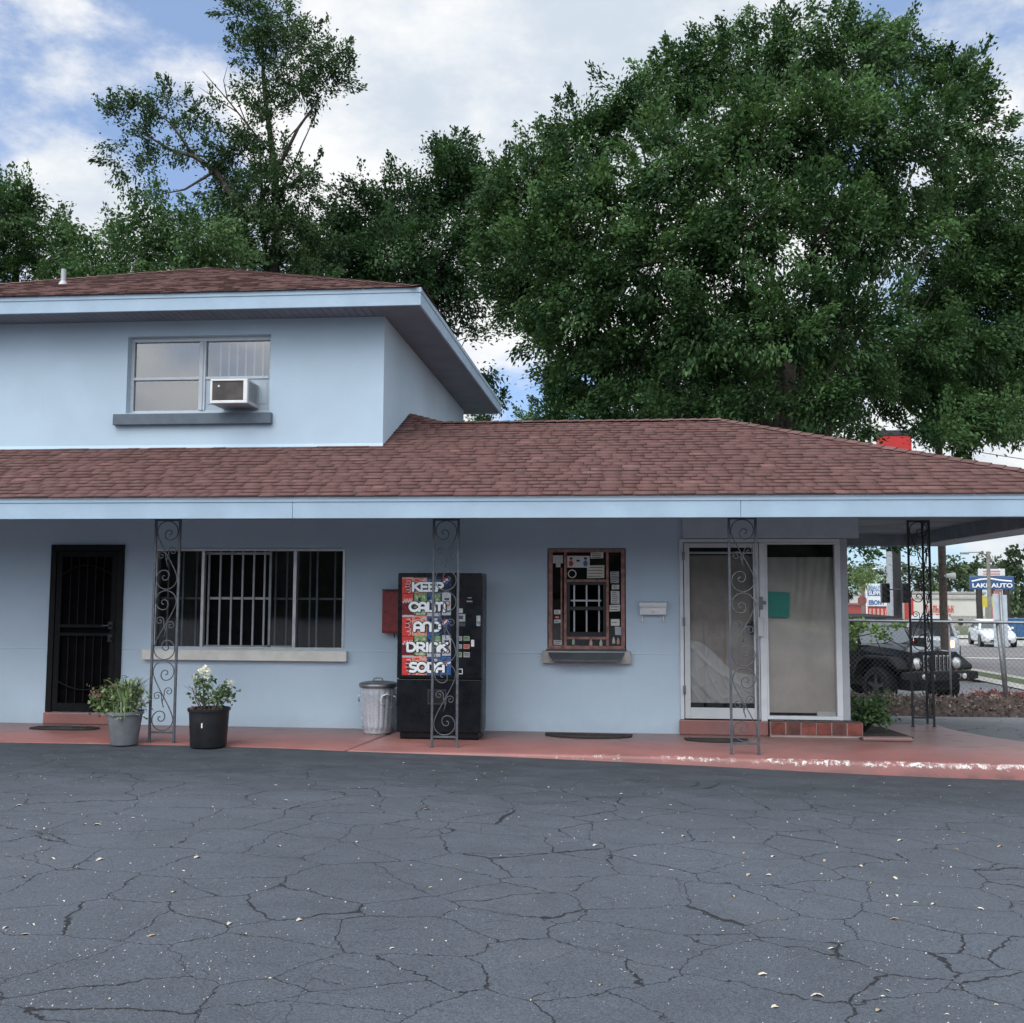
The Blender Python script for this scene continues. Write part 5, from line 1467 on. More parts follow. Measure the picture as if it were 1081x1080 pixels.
for s in (-1, 1):
    mb = MB(); mb.lathe([(.118, 0), (.118, .025), (.102, .03)], (1.9055, s*.50, .90), 24, ax='x'); mb.lathe([(.102, .018), (.06, .04), (0, .046)], (1.9055, s*.50, .90), 24, 1, ax='x')
    mb.build('headlight', [plain('lamp_ring', (.45, .47, .48), .25, .8), HL], J, smooth=True, auto=40)
    mb = MB(); mb.lathe([(.045, 0), (.045, .02), (0, .028)], (1.9055, s*.50, .72), 14, ax='x'); mb.build('indicator', plain('amber', (.45, .13, .02), .3), J, smooth=True, auto=40)
    # flares
    for cx_, front in ((1.20, True), (-1.28, False)):
        mb = MB(); a0 = [(-.66, .62), (-.50, .93), (-.30, 1.02), (.42, 1.02), (.68, .86), (.70, .80)]
        o_ = [(cx_+x, z) for x, z in a0]; i_ = [(cx_+x*.94, z-.05) for x, z in reversed(a0)]
        yy = (.60, .94) if s > 0 else (-.94, -.60); mb.prism(o_+i_, 'y', *yy); mb.build('fender_flare', JP, J, bevel=.012)
        wheel(J, cx_, s*.79, .40, .25, s, plain('jeep_rim', (.05, .05, .054), .4, .6), 5)
    mb = MB(); mb.box(.40, .52, s*.92-.11, s*.92+.11, 1.16, 1.34); mb.tube([(.46, s*.76, 1.14), (.46, s*.86, 1.20)], .02, 6); mb.build('mirror', JP, J, bevel=.03)
    # door + window on each side
    mb = MB(); y = s*.7605; e = s*.008
    mb.prism([(-.48, .62), (.50, .62), (.50, 1.12), (-.48, 1.12)], 'y', min(y, y+e), max(y, y+e)); mb.box(-.40, -.26, min(y+e, y+e*4), max(y+e, y+e*4), .98, 1.02)
    mb.build('door', JB, J, bevel=.01)
    mb = MB(); yb, yt = s*.762, s*.665
    mb.quad((-.44, yb, 1.20), (.38, yb, 1.20), (.17, yt, 1.66), (-.44, yt, 1.66)); mb.quad((-1.25, yb, 1.20), (-.52, yb, 1.20), (-.52, yt, 1.66), (-1.25, yt, 1.66)); mb.quad((-1.9, yb, 1.20), (-1.33, yb, 1.20), (-1.33, yt, 1.66), (-1.85, yt, 1.66))
    mb.build('side_window', CGL, J)
# windscreen frame, soft top, cowl
mb = MB()
for s in (-1, 1): mb.tube([(.52, s*.70, 1.18), (.24, s*.64, 1.72)], .04, 6)
mb.tube([(.24, -.65, 1.72), (.24, .65, 1.72)], .045, 6); mb.tube([(.52, -.70, 1.20), (.52, .70, 1.20)], .04, 6)
mb.build('windscreen_frame', JB, J, smooth=True)
WSG = NT('windscreen_glass'); WSG.base((.12, .14, .155)); WSG.rough(.08); WSG.b.inputs['Specular IOR Level'].default_value = 1.0; WSG = WSG.m  # base colour lightened to stand in for sky reflected in the glass
MB().quad((.50, -.68, 1.22), (.50, .68, 1.22), (.25, .63, 1.70), (.25, -.63, 1.70)).build('windscreen', WSG, J)
mb = MB(); TOPM = plain('soft_top', (.018, .018, .02), .85, var=.2, bump=.2)
loft(mb, [[(.22, -.68, 1.70), (.22, -.60, 1.79), (.22, .60, 1.79), (.22, .68, 1.70)], [(-.9, -.69, 1.70), (-.9, -.61, 1.83), (-.9, .61, 1.83), (-.9, .69, 1.70)], [(-1.93, -.68, 1.66), (-1.9, -.60, 1.77), (-1.9, .60, 1.77), (-1.93, .68, 1.66)]])
mb.quad((-1.97, -.74, 1.15), (-1.97, .74, 1.15), (-1.93, .66, 1.68), (-1.93, -.66, 1.68))
for s in (-1, 1):
    for x0, x1 in ((-.53, -.43), (-1.34, -1.24)): mb.quad((x0, s*.7615, 1.15), (x1, s*.7615, 1.15), (x1, s*.664, 1.72), (x0, s*.664, 1.72))
mb.build('soft_top', TOPM, J, bevel=.02)
mb = MB(); mb.box(1.95, 2.12, -.62, .62, .56, .76); mb.prism([(-.90, .60), (-.62, .56), (-.62, .76), (-.90, .74)], 'x', 1.93, 2.09); mb.prism([(.62, .56), (.90, .60), (.90, .74), (.62, .76)], 'x', 1.93, 2.09)
BU = mb.build('front_bumper', JP, J, bevel=.02)
mb = MB()
for s in (-1, 1): mb.tube([(2.12, s*.33, .70), (2.20, s*.33, .70), (2.21, s*.33, .61), (2.13, s*.33, .60)], .022, 8)
mb.build('tow_hook', plain('hook', (.10, .10, .105), .5, .5), BU, smooth=True)
mb = MB()
for s in (-1, 1): mb.lathe([(.055, 0), (.055, .012), (0, .016)], (2.1205, s*.50, .66), 16, ax='x')
mb.build('fog_light', HL, BU, smooth=True, auto=40)
mb = MB(); mb.box(-1.9, 1.8, -.55, .55, .36, .545); mb.build('chassis', JP, J)
for s in (-.22, .30):
    mb = MB(); mb.tube([(.56, s, 1.22), (.545, s+.22, 1.26), (.50, s+.40, 1.32)], .010, 5); mb.build('wiper', JP, J)

# ------------------------------------------------------------------ poles, signs, far buildings
def pole(name, label, cat, px, py_base, d, py_top, r0, r1, mat, n=12, zbase=None):
    p = at_d(px, py_base, d); t = at_d(px, py_top, d); z0 = G(p.x, p.y)-.1 if zbase is None else zbase
    o = empty(name, (p.x, p.y, z0), 0, label, cat)
    mb = MB(); mb.tube([(0, 0, 0), (0, 0, t.z-z0)], [r0, r1], n); mb.build('shaft', mat, o, smooth=True, auto=40)
    return o, p, t.z-z0
up, p, h = pole('utility_pole', 'brown wooden utility pole rising past the veranda corner into the oak', 'utility pole', 997.5, 690, 31, 350, .125, .10, WOOD)
mb = MB(); q = at_d(1003, 608, 30.8)-up.location; mb.lathe([(.06, -.12), (.10, .10), (.10, .14)], q, 12, ax='x'); mb.tube([(0, 0, q.z), q], .03, 6); mb.build('floodlight', WHITEP, up)
mb = MB(); mb.tube([Vector((p.x, p.y, up.location.z+h-3.35)) + Vector((t*12, t*6, -1.2*math.sin(PI*t)*.3)) for t in np.linspace(0, 1, 12)], .012, 4)
tag(mb.build('overhead_wire', plain('wire', (.03, .03, .035), .7)), 'thin dark overhead wire running right from the pole', 'wire')
# second timber pole carrying the street lamp in front of the blue sign
lp_, p, h = pole('street_lamp', 'slim grey pole with a long lamp arm in front of the blue sign', 'street lamp', 1045.5, 665, 62, 582, .14, .10, plain('grey_pole', (.20, .19, .17), .8, var=.2))
mb = MB(); q = at_d(1020, 584, 62)-lp_.location; mb.tube([(0, 0, h-.25), (q.x*.4, q.y*.4, h-.05), (q.x*.9, q.y*.9, q.z+.05), (q.x, q.y, q.z)], .035, 6); mb.build('arm', GZ, lp_, smooth=True)
mb = MB(); mb.box(q.x-.35, q.x+.15, q.y-.12, q.y+.12, q.z-.07, q.z+.06); mb.build('lamp_head', GZ, lp_, bevel=.03)
# dark signal post and pale concrete pole on the left
rp, p, h = pole('pole_sign', 'tall dark post carrying a red sign box above the roofline', 'sign', 948.5, 668, 44, 455, .19, .17, plain('sign_post', (.022, .022, .026), .6, var=.2))
a_ = at_d(931, 474, 44)-rp.location; b_ = at_d(965, 455, 44)-rp.location
mb = MB(); mb.box(a_.x, b_.x, -.25, .25, a_.z-.35, b_.z-.12); mb.build('sign_box', plain('sign_red', (.50, .022, .022), .4, var=.06), rp, bevel=.03)
mb = MB(); mb.box(a_.x-.03, b_.x+.03, -.28, .28, b_.z-.1195, b_.z+.10); mb.build('cap', plain('sign_cap', (.03, .03, .035), .5), rp)
cp, p, h = pole('concrete_pole', 'pale grey concrete pole beside the dark post', 'pole', 941, 668, 50, 560, .19, .16, plain('pale_pole', (.36, .39, .42), .7, var=.1))
mb = MB(); q = at_d(921, 601, 50)-cp.location; mb.tube([(0, 0, q.z-.35), (q.x*.5, q.y*.5, q.z+.05), (q.x, q.y, q.z)], .04, 6); mb.build('arm', ALU, cp, smooth=True)
for px, s in ((934.5, -1), (956.5, 1)):
    q = at_d(px, 626, 43.5); t = empty('traffic_signal', tuple(q), 0, 'black traffic signal head hung %s of the dark sign post' % ('left' if s < 0 else 'right'), 'traffic signal', 'traffic signals by the dark post')
    mb = MB(); mb.box(-.17, .17, -.14, .14, -.42, .42); mb.build('housing', BLACKP, t, bevel=.03)
    mb = MB()
    for k in (-.27, 0, .27): mb.lathe([(.115, 0), (.125, -.14), (.115, -.14)], (0, -.141, k), 14, ax='y')
    mb.build('visor', BLACKP, t); mb = MB(); mb.tube([(0, 0, .15), (-s*.42, .25, .15)], .03, 6); mb.build('bracket', BLACKP, t)
# blank white panel on a steel post
p = at_d(1061, 735, 19.6); SG = empty('blank_sign', (p.x, p.y, G(p.x, p.y)), 0, 'tall blank white sign panel on a thin steel post behind the fence', 'sign')
a_ = at_d(1051.5, 683, 19.6)-SG.location; b_ = at_d(1066, 627, 19.6)-SG.location; cxm = (a_.x+b_.x)/2
mb = MB(); mb.tube([(0.03, -.03, -.1), (cxm, -.03, b_.z+.03)], .028, 8); mb.build('post', GZ, SG, smooth=True)
mb = MB(); mb.box(a_.x, cxm-.02, 0, .006, a_.z, b_.z); mb.box(cxm+.02, b_.x, 0, .006, a_.z, b_.z-.02); mb.box(cxm-.0195, cxm+.0195, .002, .006, a_.z+.02, b_.z-.03); mb.build('panel', plain('panel_white', (.50, .56, .62), .6, var=.08), SG)

def text(body, size, loc_, mat, parent, name, ext=.02, bold=.0, rz=0, align='CENTER', fit=None):
    c = bpy.data.curves.new(name, 'FONT'); c.body = body; c.size = size; c.extrude = ext; c.offset = bold; c.align_x = align; c.align_y = 'CENTER'
    o = bpy.data.objects.new(name, c); COL.objects.link(o)
    dg = bpy.context.evaluated_depsgraph_get(); me = bpy.data.meshes.new_from_object(o.evaluated_get(dg)); bpy.data.objects.remove(o)
    if fit:
        xs = [v.co.x for v in me.vertices]; zs_ = [v.co.y for v in me.vertices]
        sx = fit[0]/(max(xs)-min(xs)); sz = fit[1]/(max(zs_)-min(zs_)); mx, mz_ = (max(xs)+min(xs))/2, (max(zs_)+min(zs_))/2
        for v in me.vertices: v.co.x = (v.co.x-mx)*sx; v.co.y = (v.co.y-mz_)*sz
    me.materials.append(mat); o = bpy.data.objects.new(name, me); COL.objects.link(o); o.parent = parent
    o.matrix_local = Matrix.Translation(loc_) @ Matrix.Rotation(rz, 4, 'Z') @ Matrix.Rotation(PI/2, 4, 'X')
    return o
SGW = plain('sign_white', (.72, .74, .75), .5, var=.03)
# blue auto sign
dS = 72
p = at_d(1048, 668, dS); AS = empty('auto_sign', (p.x, p.y, G(p.x, p.y)-.1), math.radians(-18), 'big blue roadside sign with white LAKE AUTO lettering on two dark posts', 'sign')
Zs = lambda py: at_d(1048, py, dS).z - AS.location.z
k = dS/1081*1.04
mb = MB()
for x in (-11.5*k, 13.5*k): mb.tube([(x, 0, 0), (x, 0, Zs(622))], .22, 10)
mb.build('post', plain('dark_post', (.03, .026, .026), .7), AS, smooth=True, auto=40)
mb = MB(); mb.box(-20.5*k, 21*k, -.22, .22, Zs(622.5), Zs(608.5)); mb.build('sign_box', plain('sign_blue', (.025, .075, .20), .45, var=.06), AS, bevel=.04)
text('LAKE AUTO', 1, (1*k, -.25, Zs(618)), SGW, AS, 'lettering', .01, .03, fit=(37*k, 4.4*k))
mb = MB(); mb.tube([(-18*k, -.24, Zs(613.8)), (-10*k, -.24, Zs(611.8)), (0, -.24, Zs(611)), (8*k, -.24, Zs(612.6)), (19*k, -.24, Zs(613.8))], .06, 5); mb.build('swoosh', SGW, AS)
mb = MB(); mb.box(-12*k, 13*k, -.18, .18, Zs(608), Zs(600.5)); mb.build('upper_board', plain('board_pale', (.55, .56, .57), .5, var=.04), AS, bevel=.03)
mb = MB()
rr = random.Random(2)
for zy in (603.2, 606): 
    x = -7*k
    while x < 8*k: 
        w = rr.uniform(.5, 1.2)*k; mb.box(x, x+w, -.195, -.1805, Zs(zy+.75), Zs(zy-.75)); x += w+.35*k
mb.build('faded_red_text', plain('faint_red', (.42, .12, .11), .6), AS)
mb = MB(); mb.box(0, 6*k, -.15, .15, Zs(600), Zs(596.8)); mb.build('topper', plain('topper_dark', (.05, .055, .07), .5), AS)
mb = MB(); mb.box(-9*k, 9.5*k, -.1, .1, Zs(641), Zs(629.5)); mb.build('yellow_board', plain('board_yellow', (.48, .40, .06), .55, var=.08), AS)
mb = MB(); mb.box(2*k, 10*k, -.12, .12, Zs(629), Zs(622.8)); mb.box(-4*k, 9*k, -.09, .09, Zs(655), Zs(641.5)); mb.build('red_board', plain('board_red', (.42, .14, .12), .55, var=.25, scale=3), AS)
# beauty supply sign
dB = 66
p = at_d(926, 668, dB); BS = empty('shop_sign', (p.x, p.y, G(p.x, p.y)-.1), math.radians(-14), 'white and blue roadside shop sign reading BEAUTY SUPPLY EBONY', 'sign')
Zs = lambda py: at_d(926, py, dB).z - BS.location.z
k = dB/1081
mb = MB(); mb.box(-10*k, 11*k, -.14, .14, Zs(640), Zs(616)); mb.box(-10.6*k, -9*k, -.2, .2, 0, Zs(615)); mb.box(10*k, 11.6*k, -.2, .2, 0, Zs(615)); mb.build('board', plain('board_white', (.60, .63, .66), .5, var=.05), BS)
mb = MB(); mb.box(-8.6*k, 9.6*k, -.16, -.1405, Zs(629), Zs(623.4)); mb.build('blue_band', plain('band_blue', (.035, .11, .27), .5), BS)
BLT = MATS['band_blue']
text('BEAUTY', 1, (.4*k, -.16, Zs(620.4)), plain('txt_blue', (.16, .27, .45), .5), BS, 'lettering', .01, .02, fit=(16*k, 4.4*k))
text('SUPPLY', 1, (.4*k, -.18, Zs(626.2)), SGW, BS, 'lettering', .01, .02, fit=(16*k, 4.2*k))
text('EBONY', 1, (.4*k, -.16, Zs(636)), BLT, BS, 'lettering', .01, .03, fit=(16*k, 5*k))
# octagonal sign
p = at_d(911, 668, 48); OS = empty('octagon_sign', (p.x, p.y, G(p.x, p.y)), math.radians(15), 'faded brownish red octagonal sign on a thin post', 'sign')
zc = at_d(911, 634, 48).z-OS.location.z; mb = MB(); mb.tube([(0, .03, 0), (0, .03, zc+.2)], .03, 6); mb.build('post', GZ, OS)
mb = MB(); R_ = .24; mb.prism([(R_*math.cos(PI/8+k*PI/4), zc+R_*math.sin(PI/8+k*PI/4)) for k in range(8)][::-1], 'y', -.01, .01); mb.build('plate', plain('oct_red', (.24, .09, .075), .6, var=.2), OS)

# far store and sheds
def building(name, label, px0, px1, py_top, d, depth, wallm, roofm, rz=0.0):
    a_ = at_d(px0, 655, d); b_ = at_d(px1, 655, d); g = G(b_.x, b_.y)-.2
    o = empty(name, (a_.x, a_.y, g), rz, label, 'building'); w = (b_-a_).length; h = at_d(px0, py_top, d).z-g
    mb = MB(); mb.box(0, w, 0, depth, 0, h); mb.build('wall', wallm, o)
    mb = MB(); mb.box(-.12, w+.12, -.12, depth+.12, h+.0005, h+.22); mb.build('roof', roofm, o, bevel=.04)
    return o, w, h
st, w, h = building('store', 'long low white store with red lettering on its front', 955, 1034, 627, 95, 14, plain('store_white', (.58, .57, .52), .7, var=.05, scale=.6), plain('store_roof', (.30, .30, .30), .7), math.radians(-8))
s1 = w/79
mb = MB(); mb.box(0, 9*s1, -.08, -.001, 0, h*.86); mb.build('red_panel', plain('store_red', (.40, .045, .04), .6, var=.2, scale=.8), st)
mb = MB(); rr = random.Random(5)
for row in range(2):
    x = (22+row*2)*s1
    while x < 46*s1:
        wl = rr.uniform(2.2, 3.2)*s1; z0 = h*(.44-.26*row); z1 = z0+h*.22
        mb.box(x, x+wl*.26, -.05, -.001, z0, z1); mb.box(x+wl*.62, x+wl*.86, -.05, -.001, z0, z1 if rr.random() < .6 else z0+h*.12)
        mb.box(x+wl*.262, x+wl*.618, -.05, -.001, *((z0+h*.08, z0+h*.13) if rr.random() < .5 else (z1-h*.06, z1))); x += wl*1.12
mb.build('red_lettering', plain('store_lettering', (.50, .08, .06), .6), st)
mb = MB(); mb.box(46*s1, w-.3, -.03, -.001, h*.80, h*.84); mb.box(10*s1, w-.2, -.10, -.001, h*.86, h*.94); mb.build('parapet_band', plain('band_grey', (.40, .39, .37), .7), st)
mb = MB()
for k in range(16): mb.box((10+k*4.3)*s1, (10.35+k*4.3)*s1, -1.5, -1.42, 0, h*.36)
mb.box(10*s1, 75*s1, -1.49, -1.46, h*.33, h*.36); mb.box(10*s1, 75*s1, -1.455, -1.445, .1, h*.33); mb.build('fence_panel', plain('yard_fence', (.36, .36, .33), .8, var=.2), st)
mb = MB(); mb.box(50*s1, 54*s1, -1.56, -1.50, h*.10, h*.26); mb.build('vent', BLACKP, st)
st2, w, h = building('red_store', 'low bright red shop front below the shop sign', 916, 940, 640, 86, 8, plain('shop_red', (.42, .05, .04), .55, var=.15), plain('shop_roof', (.25, .12, .11), .7))
mb = MB()
for k in range(5): mb.box(w*(.06+.17*k), w*(.16+.17*k), -.06, -.001, h*.05, h*.9)
mb.build('shutter', plain('shop_pale', (.50, .30, .27), .6, var=.2), st2)
mb = MB(); mb.box(w*.78, w*.84, -.07, -.0605, h*.1, h*.95); mb.box(w*.92, w*.98, -.07, -.001, 0, h); mb.build('red_stripe', plain('stripe_red', (.55, .05, .04), .5), st2)
st3, w, h = building('white_shed', 'small white flat building at the left edge behind the off-road vehicle', 884, 918, 628, 100, 9, plain('shed_white', (.56, .57, .58), .7, var=.06), plain('shed_roof', (.42, .43, .44), .7))
mb = MB(); mb.box(.2, w-.2, -.05, -.001, h*.42, h*.5); mb.box(.2, w-.2, -.05, -.001, h*.12, h*.34); mb.build('dark_window', CGL, st3)
mb = MB()
for k in range(5): mb.box(w*(.1+.2*k), w*(.12+.2*k), -.07, -.0505, 0, h*.55)
mb.build('mullion', WHITEP, st3)
p = at_d(1076, 660, 64); DU = empty('dumpster', (p.x, p.y, G(p.x, p.y)), math.radians(-10), 'blue steel dumpster at the right edge beyond the street', 'dumpster')
mb = MB(); mb.prism([(-.8, .15), (.8, .15), (.95, 1.25), (-.95, 1.25)], 'y', -.6, .6); mb.build('bin', plain('bin_blue', (.03, .10, .22), .5, var=.2), DU, bevel=.02)
mb = MB()
for x in (-.6, -.2, .2, .6): mb.box(x-.04, x+.04, -.66, -.601, .15, 1.2)
mb.build('rib', MATS['bin_blue'], DU); mb = MB(); mb.box(-.98, .98, -.62, .62, 1.2505, 1.31); mb.build('lid', plain('bin_lid', (.05, .12, .24), .5), DU, bevel=.01)
# ------------------------------------------------------------------ trees
def tree(name, label, px_base, d, lobes, leafmat, leaf=.13, dens=1.0, trunk_r=.35, seed=1, spray=.5, group=None, clump=.42, nleaf=110, fork=.35, aspect=.5, twigs=None, limbmat=None, shell=(.45, 1.02), limbs=True):
    """lobes: (px, py, r_px[, depth offset[, density]]) measured in the photograph, placed at their real distance"""
    rng = np.random.default_rng(seed); r = random.Random(seed)
    p = at_d(px_base, 640, d); g = G(p.x, p.y)-.1
    O = empty(name, (p.x, p.y, g), 0, label, 'tree', group)
    o3 = np.array([p.x, p.y, g])
    Ls = []
    for L in lobes:
        px, py, rp = L[:3]; dz = L[3] if len(L) > 3 else r.uniform(-1, 1)*rp*d/FPX*1.1; de = L[4] if len(L) > 4 else 1.0
        c = at_d(px, py, d+dz); Ls.append((np.array(c)-o3, rp*(d+dz)/FPX, de))
    # trunk
    cz = np.mean([l[0] for l in Ls], axis=0); zmin = min(l[0][2] for l in Ls); fz_ = max(1.5, zmin*.8+.2*cz[2]*fork)
    top = Vector((cz[0]*.55, cz[1]*.55, cz[2]*1.02))
    tp = [Vector((0, 0, 0)), Vector((cz[0]*.08, cz[1]*.08, fz_*.5)), Vector((cz[0]*.2, cz[1]*.2, fz_)), Vector((cz[0]*.4, cz[1]*.4, (fz_+top.z)/2)), top]
    mb = MB(); mb.tube(tp, [trunk_r*1.25, trunk_r, trunk_r*.85, trunk_r*.5, trunk_r*.15], 10)
    P = []; T = []; D = []
    for (c, R, de), L_py in zip(Ls, [q[1] for q in lobes]):
        cv = Vector(c); t = r.uniform(.35, .85); i = 2 if t < .6 else 3
        a = tp[i-1].lerp(tp[i], r.random()) if cv.z > fz_ else tp[1].lerp(tp[2], .9)
        mid = a.lerp(cv, .5)+Vector((0, 0, -.10*(cv-a).length+.2)); rr_ = max(.022, trunk_r*.15*min(1, R/1.5))
        q1 = a.lerp(mid, .5)+Vector((r.gauss(0, .15), r.gauss(0, .15), r.gauss(0, .1))); q2 = mid.lerp(cv, .5)+Vector((r.gauss(0, .15), r.gauss(0, .15), r.gauss(0, .1)))
        if limbs and L_py < (425 if p.x+c[0] < 4.5 or name != 'oak_tree' else 200): mb.tube([a, q1, mid, q2, cv], [rr_, rr_*.85, rr_*.7, rr_*.5, rr_*.35], 6)
        n = max(4, int(25*dens*de*(R/1.0)**2/(clump/.42)**2))
        dirs = rng.normal(size=(n, 3)); dirs[:, 2] += .15; dirs /= np.linalg.norm(dirs, axis=1)[:, None]
        rad = R*rng.uniform(shell[0], shell[1], n)[:, None]
        C = c+dirs*rad*np.array([1, 1, .92])
        for k in range(n):
            if k % 3 == 0:
                e = Vector(C[k]); m2 = cv.lerp(e, .55)+Vector((r.gauss(0, .12), r.gauss(0, .12), r.gauss(0, .1))); mb.tube([cv, m2, e], [rr_*.32, rr_*.2, .012], 4, cap=False)
            m = int(nleaf*rng.uniform(.55, 1.35)); tb = rng.normal(.45, .32)
            if rng.random() < spray:
                ax = dirs[k]*.75+np.array([0, 0, .5])+rng.normal(size=3)*.35; ax /= np.linalg.norm(ax); ln = clump*rng.uniform(1.2, 2.4)
                tt = rng.random(m)[:, None]; sg = clump*.34*(1.15-tt*.85)
                Q = C[k]+ax*(tt-.2)*ln+rng.normal(size=(m, 3))*sg; dd = np.repeat(ax[None], m, 0)
            else:
                Q = C[k]+rng.normal(size=(m, 3))*clump*np.array([.52, .52, .34]); dd = np.repeat(dirs[k][None], m, 0)+np.array([0, 0, -.15])
            P.append(Q); D.append(dd); T.append(np.clip(rng.normal(tb, .2, m), 0, 1))
    if twigs:
        for (pl, w) in twigs: mb.tube([Vector(np.array(at_d(a_, b_, d+c_))-o3) for a_, b_, c_ in pl], [w*(1-.75*i/(len(pl)-1)) for i in range(len(pl))], 5)
    P = np.concatenate(P); D = np.concatenate(D); T = np.concatenate(T)
    mb.build('trunk', limbmat or BARK, O, smooth=True)
    V_, F_q = leaf_quads(P, leaf, aspect, rng, (0, -.25, 1), .42, .15, D=D)
    np_mesh('crown', V_, F_q, leafmat, O, {'tint': T})
    return O, len(P)

OAKL = attr_mat('leaf_oak', (.023, .058, .024), (.095, .178, .066), .55, .22, spec=.14)
OAKD = attr_mat('leaf_oak_dark', (.015, .043, .019), (.062, .124, .050), .55, .2, spec=.14)
BUSHL = attr_mat('leaf_bushy', (.032, .074, .029), (.098, .178, .068), .55, .22, spec=.14)
SPARL = attr_mat('leaf_sparse', (.023, .053, .025), (.076, .132, .058), .55, .25, spec=.14)
counts = {}
oak = [(560, 205, 52), (612, 158, 52), (668, 118, 52), (718, 92, 48), (770, 72, 50), (830, 60, 52), (890, 58, 50), (948, 66, 48), (1000, 84, 42), (1022, 128, 40), (1040, 180, 36),
       (575, 268, 58, -2.5), (640, 225, 66, -3), (720, 180, 70, -3.5), (800, 150, 70, -3.5), (880, 145, 68, -3.5), (955, 150, 60, -3), (1010, 215, 50), (1050, 250, 38, 1),
       (552, 320, 38), (570, 352, 36), (625, 310, 64, -3), (700, 275, 72, -4), (785, 245, 72, -4.5), (870, 245, 68, -4), (945, 250, 60, -3), (1000, 300, 50), (1060, 300, 40, 1),
       (612, 375, 46, -2), (672, 380, 56, -3), (745, 350, 64, -4), (825, 340, 62, -4.5), (900, 345, 55, -4), (965, 370, 46, -2), (1020, 365, 44), (1072, 350, 36, 1),
       (602, 432, 26, -2), (650, 445, 36, -3), (715, 435, 42, -4), (785, 425, 45, -4), (860, 425, 38, -4), (915, 402, 28, -3), (985, 425, 30, -1), (1035, 412, 36), (1078, 420, 28, 1),
       (1095, 200, 40, 2), (1110, 290, 45, 2), (1100, 380, 36, 2), (905, 573, 14, -3, 1.1), (930, 572, 12, -2, 1.1), (955, 560, 10, -1, .8), (600, 455, 40, 2), (660, 465, 44, 2), (730, 465, 44, 2), (800, 462, 44, 2), (858, 460, 38, 2), (1000, 448, 26, 1), (1025, 452, 30, 0), (1062, 448, 22, 0), (700, 400, 60, 3), (780, 380, 60, 3), (860, 390, 60, 3), (940, 400, 55, 3), (1010, 330, 50, 3), (590, 400, 26, 0), (1045, 300, 50, 2), (1075, 260, 45, 2), (1040, 370, 45, 2), (1090, 420, 40, 2), (1015, 420, 36, 2), (990, 380, 36, 2), (545, 250, 40, 1), (540, 300, 34, 1), (535, 215, 34, 0), (1120, 350, 50, 2), (1120, 240, 50, 2), (886, 440, 16, -4), (1000, 452, 16, -4), (1012, 455, 22, -3), (1045, 442, 26, -3), (1066, 440, 22, -2), (903, 456, 13, -3), (984, 463, 16, -2), (1024, 458, 22, -1), (1052, 456, 18, -1)]
o_, counts['oak'] = tree('oak_tree', 'huge spreading green oak behind the lower roof and its ridge', 800, 27.5, oak, OAKL, .128, 1.2, .55, 3, .5, nleaf=165, shell=(.25, 1.02))
mid = [(385, 232, 44), (432, 218, 46), (478, 190, 40), (470, 172, 22), (502, 205, 26), (352, 270, 42), (410, 278, 52), (465, 270, 48), (505, 262, 26), (445, 318, 40), (492, 318, 26), (512, 350, 18, 0, .7), (508, 395, 16, 0, .6), (528, 285, 16, 0, .6), (520, 425, 10, 0, .8), (390, 310, 40), (340, 310, 40)]
o_, counts['mid'] = tree('oak_tree', 'darker oak between the tall thin tree and the huge oak', 440, 33, mid, OAKD, .135, 1.3, .40, 5, .5, nleaf=165, clump=.46, shell=(.3, 1.02))
tall = [(262, 14, 26, 0, .95), (292, 30, 27), (318, 48, 27), (345, 60, 22), (352, 88, 17), (275, 60, 25, 0, .85), (305, 82, 26), (330, 95, 20, 0, .8), (252, 48, 13, 0, .8), (268, 98, 20, 0, .8), (292, 118, 20, 0, .7),
        (128, 128, 22, 0, .62), (118, 160, 18, 0, .62), (150, 112, 20, 0, .62), (178, 108, 20, 0, .62), (196, 122, 16, 0, .5), (152, 150, 22, 0, .5), (138, 182, 18, 0, .55), (172, 175, 20, 0, .45), (192, 158, 16, 0, .4), (218, 140, 18, 0, .6), (228, 122, 14, 0, .55), (165, 200, 14, 0, .45),
        (245, 165, 24, 0, .8), (265, 142, 24, 0, .8), (285, 168, 26), (240, 205, 28), (275, 205, 32), (312, 205, 24, 0, .8), (330, 190, 12, 0, .5), (345, 225, 16, 0, .7), (225, 245, 32), (265, 250, 38), (305, 245, 36), (335, 262, 26), (240, 280, 30), (290, 290, 34), (330, 295, 26)]
tw = [([(288, 300, 0), (292, 240, 0), (290, 190, 0), (286, 150, 0), (279, 100, 0), (276, 40, 0)], .17), ([(262, 235, 0), (228, 180, 0), (205, 165, 0), (180, 158, 0), (150, 140, 0)], .11), ([(228, 180, 0), (195, 200, 0), (170, 205, 0)], .05), ([(205, 165, 0), (180, 130, 0), (160, 115, 0)], .05),
      ([(290, 185, 0), (315, 135, 0), (340, 100, 0)], .07), ([(292, 215, 0), (320, 150, 0), (334, 120, 0)], .035), ([(288, 165, 0), (240, 105, 0), (214, 75, 0)], .035), ([(240, 105, 0), (236, 85, 0), (240, 70, 0)], .02), ([(250, 118, 0), (222, 100, 0), (210, 92, 0)], .02), ([(262, 135, 0), (246, 95, 0), (244, 78, 0)], .02), ([(300, 150, 0), (326, 122, 0), (332, 118, 0)], .022)]
o_, counts['tall'] = tree('tall_tree', 'tall thin open tree with a ragged top and bare twigs', 288, 30, tall, SPARL, .115, 1.25, .13, 8, .6, nleaf=100, clump=.36, twigs=tw, limbs=False)
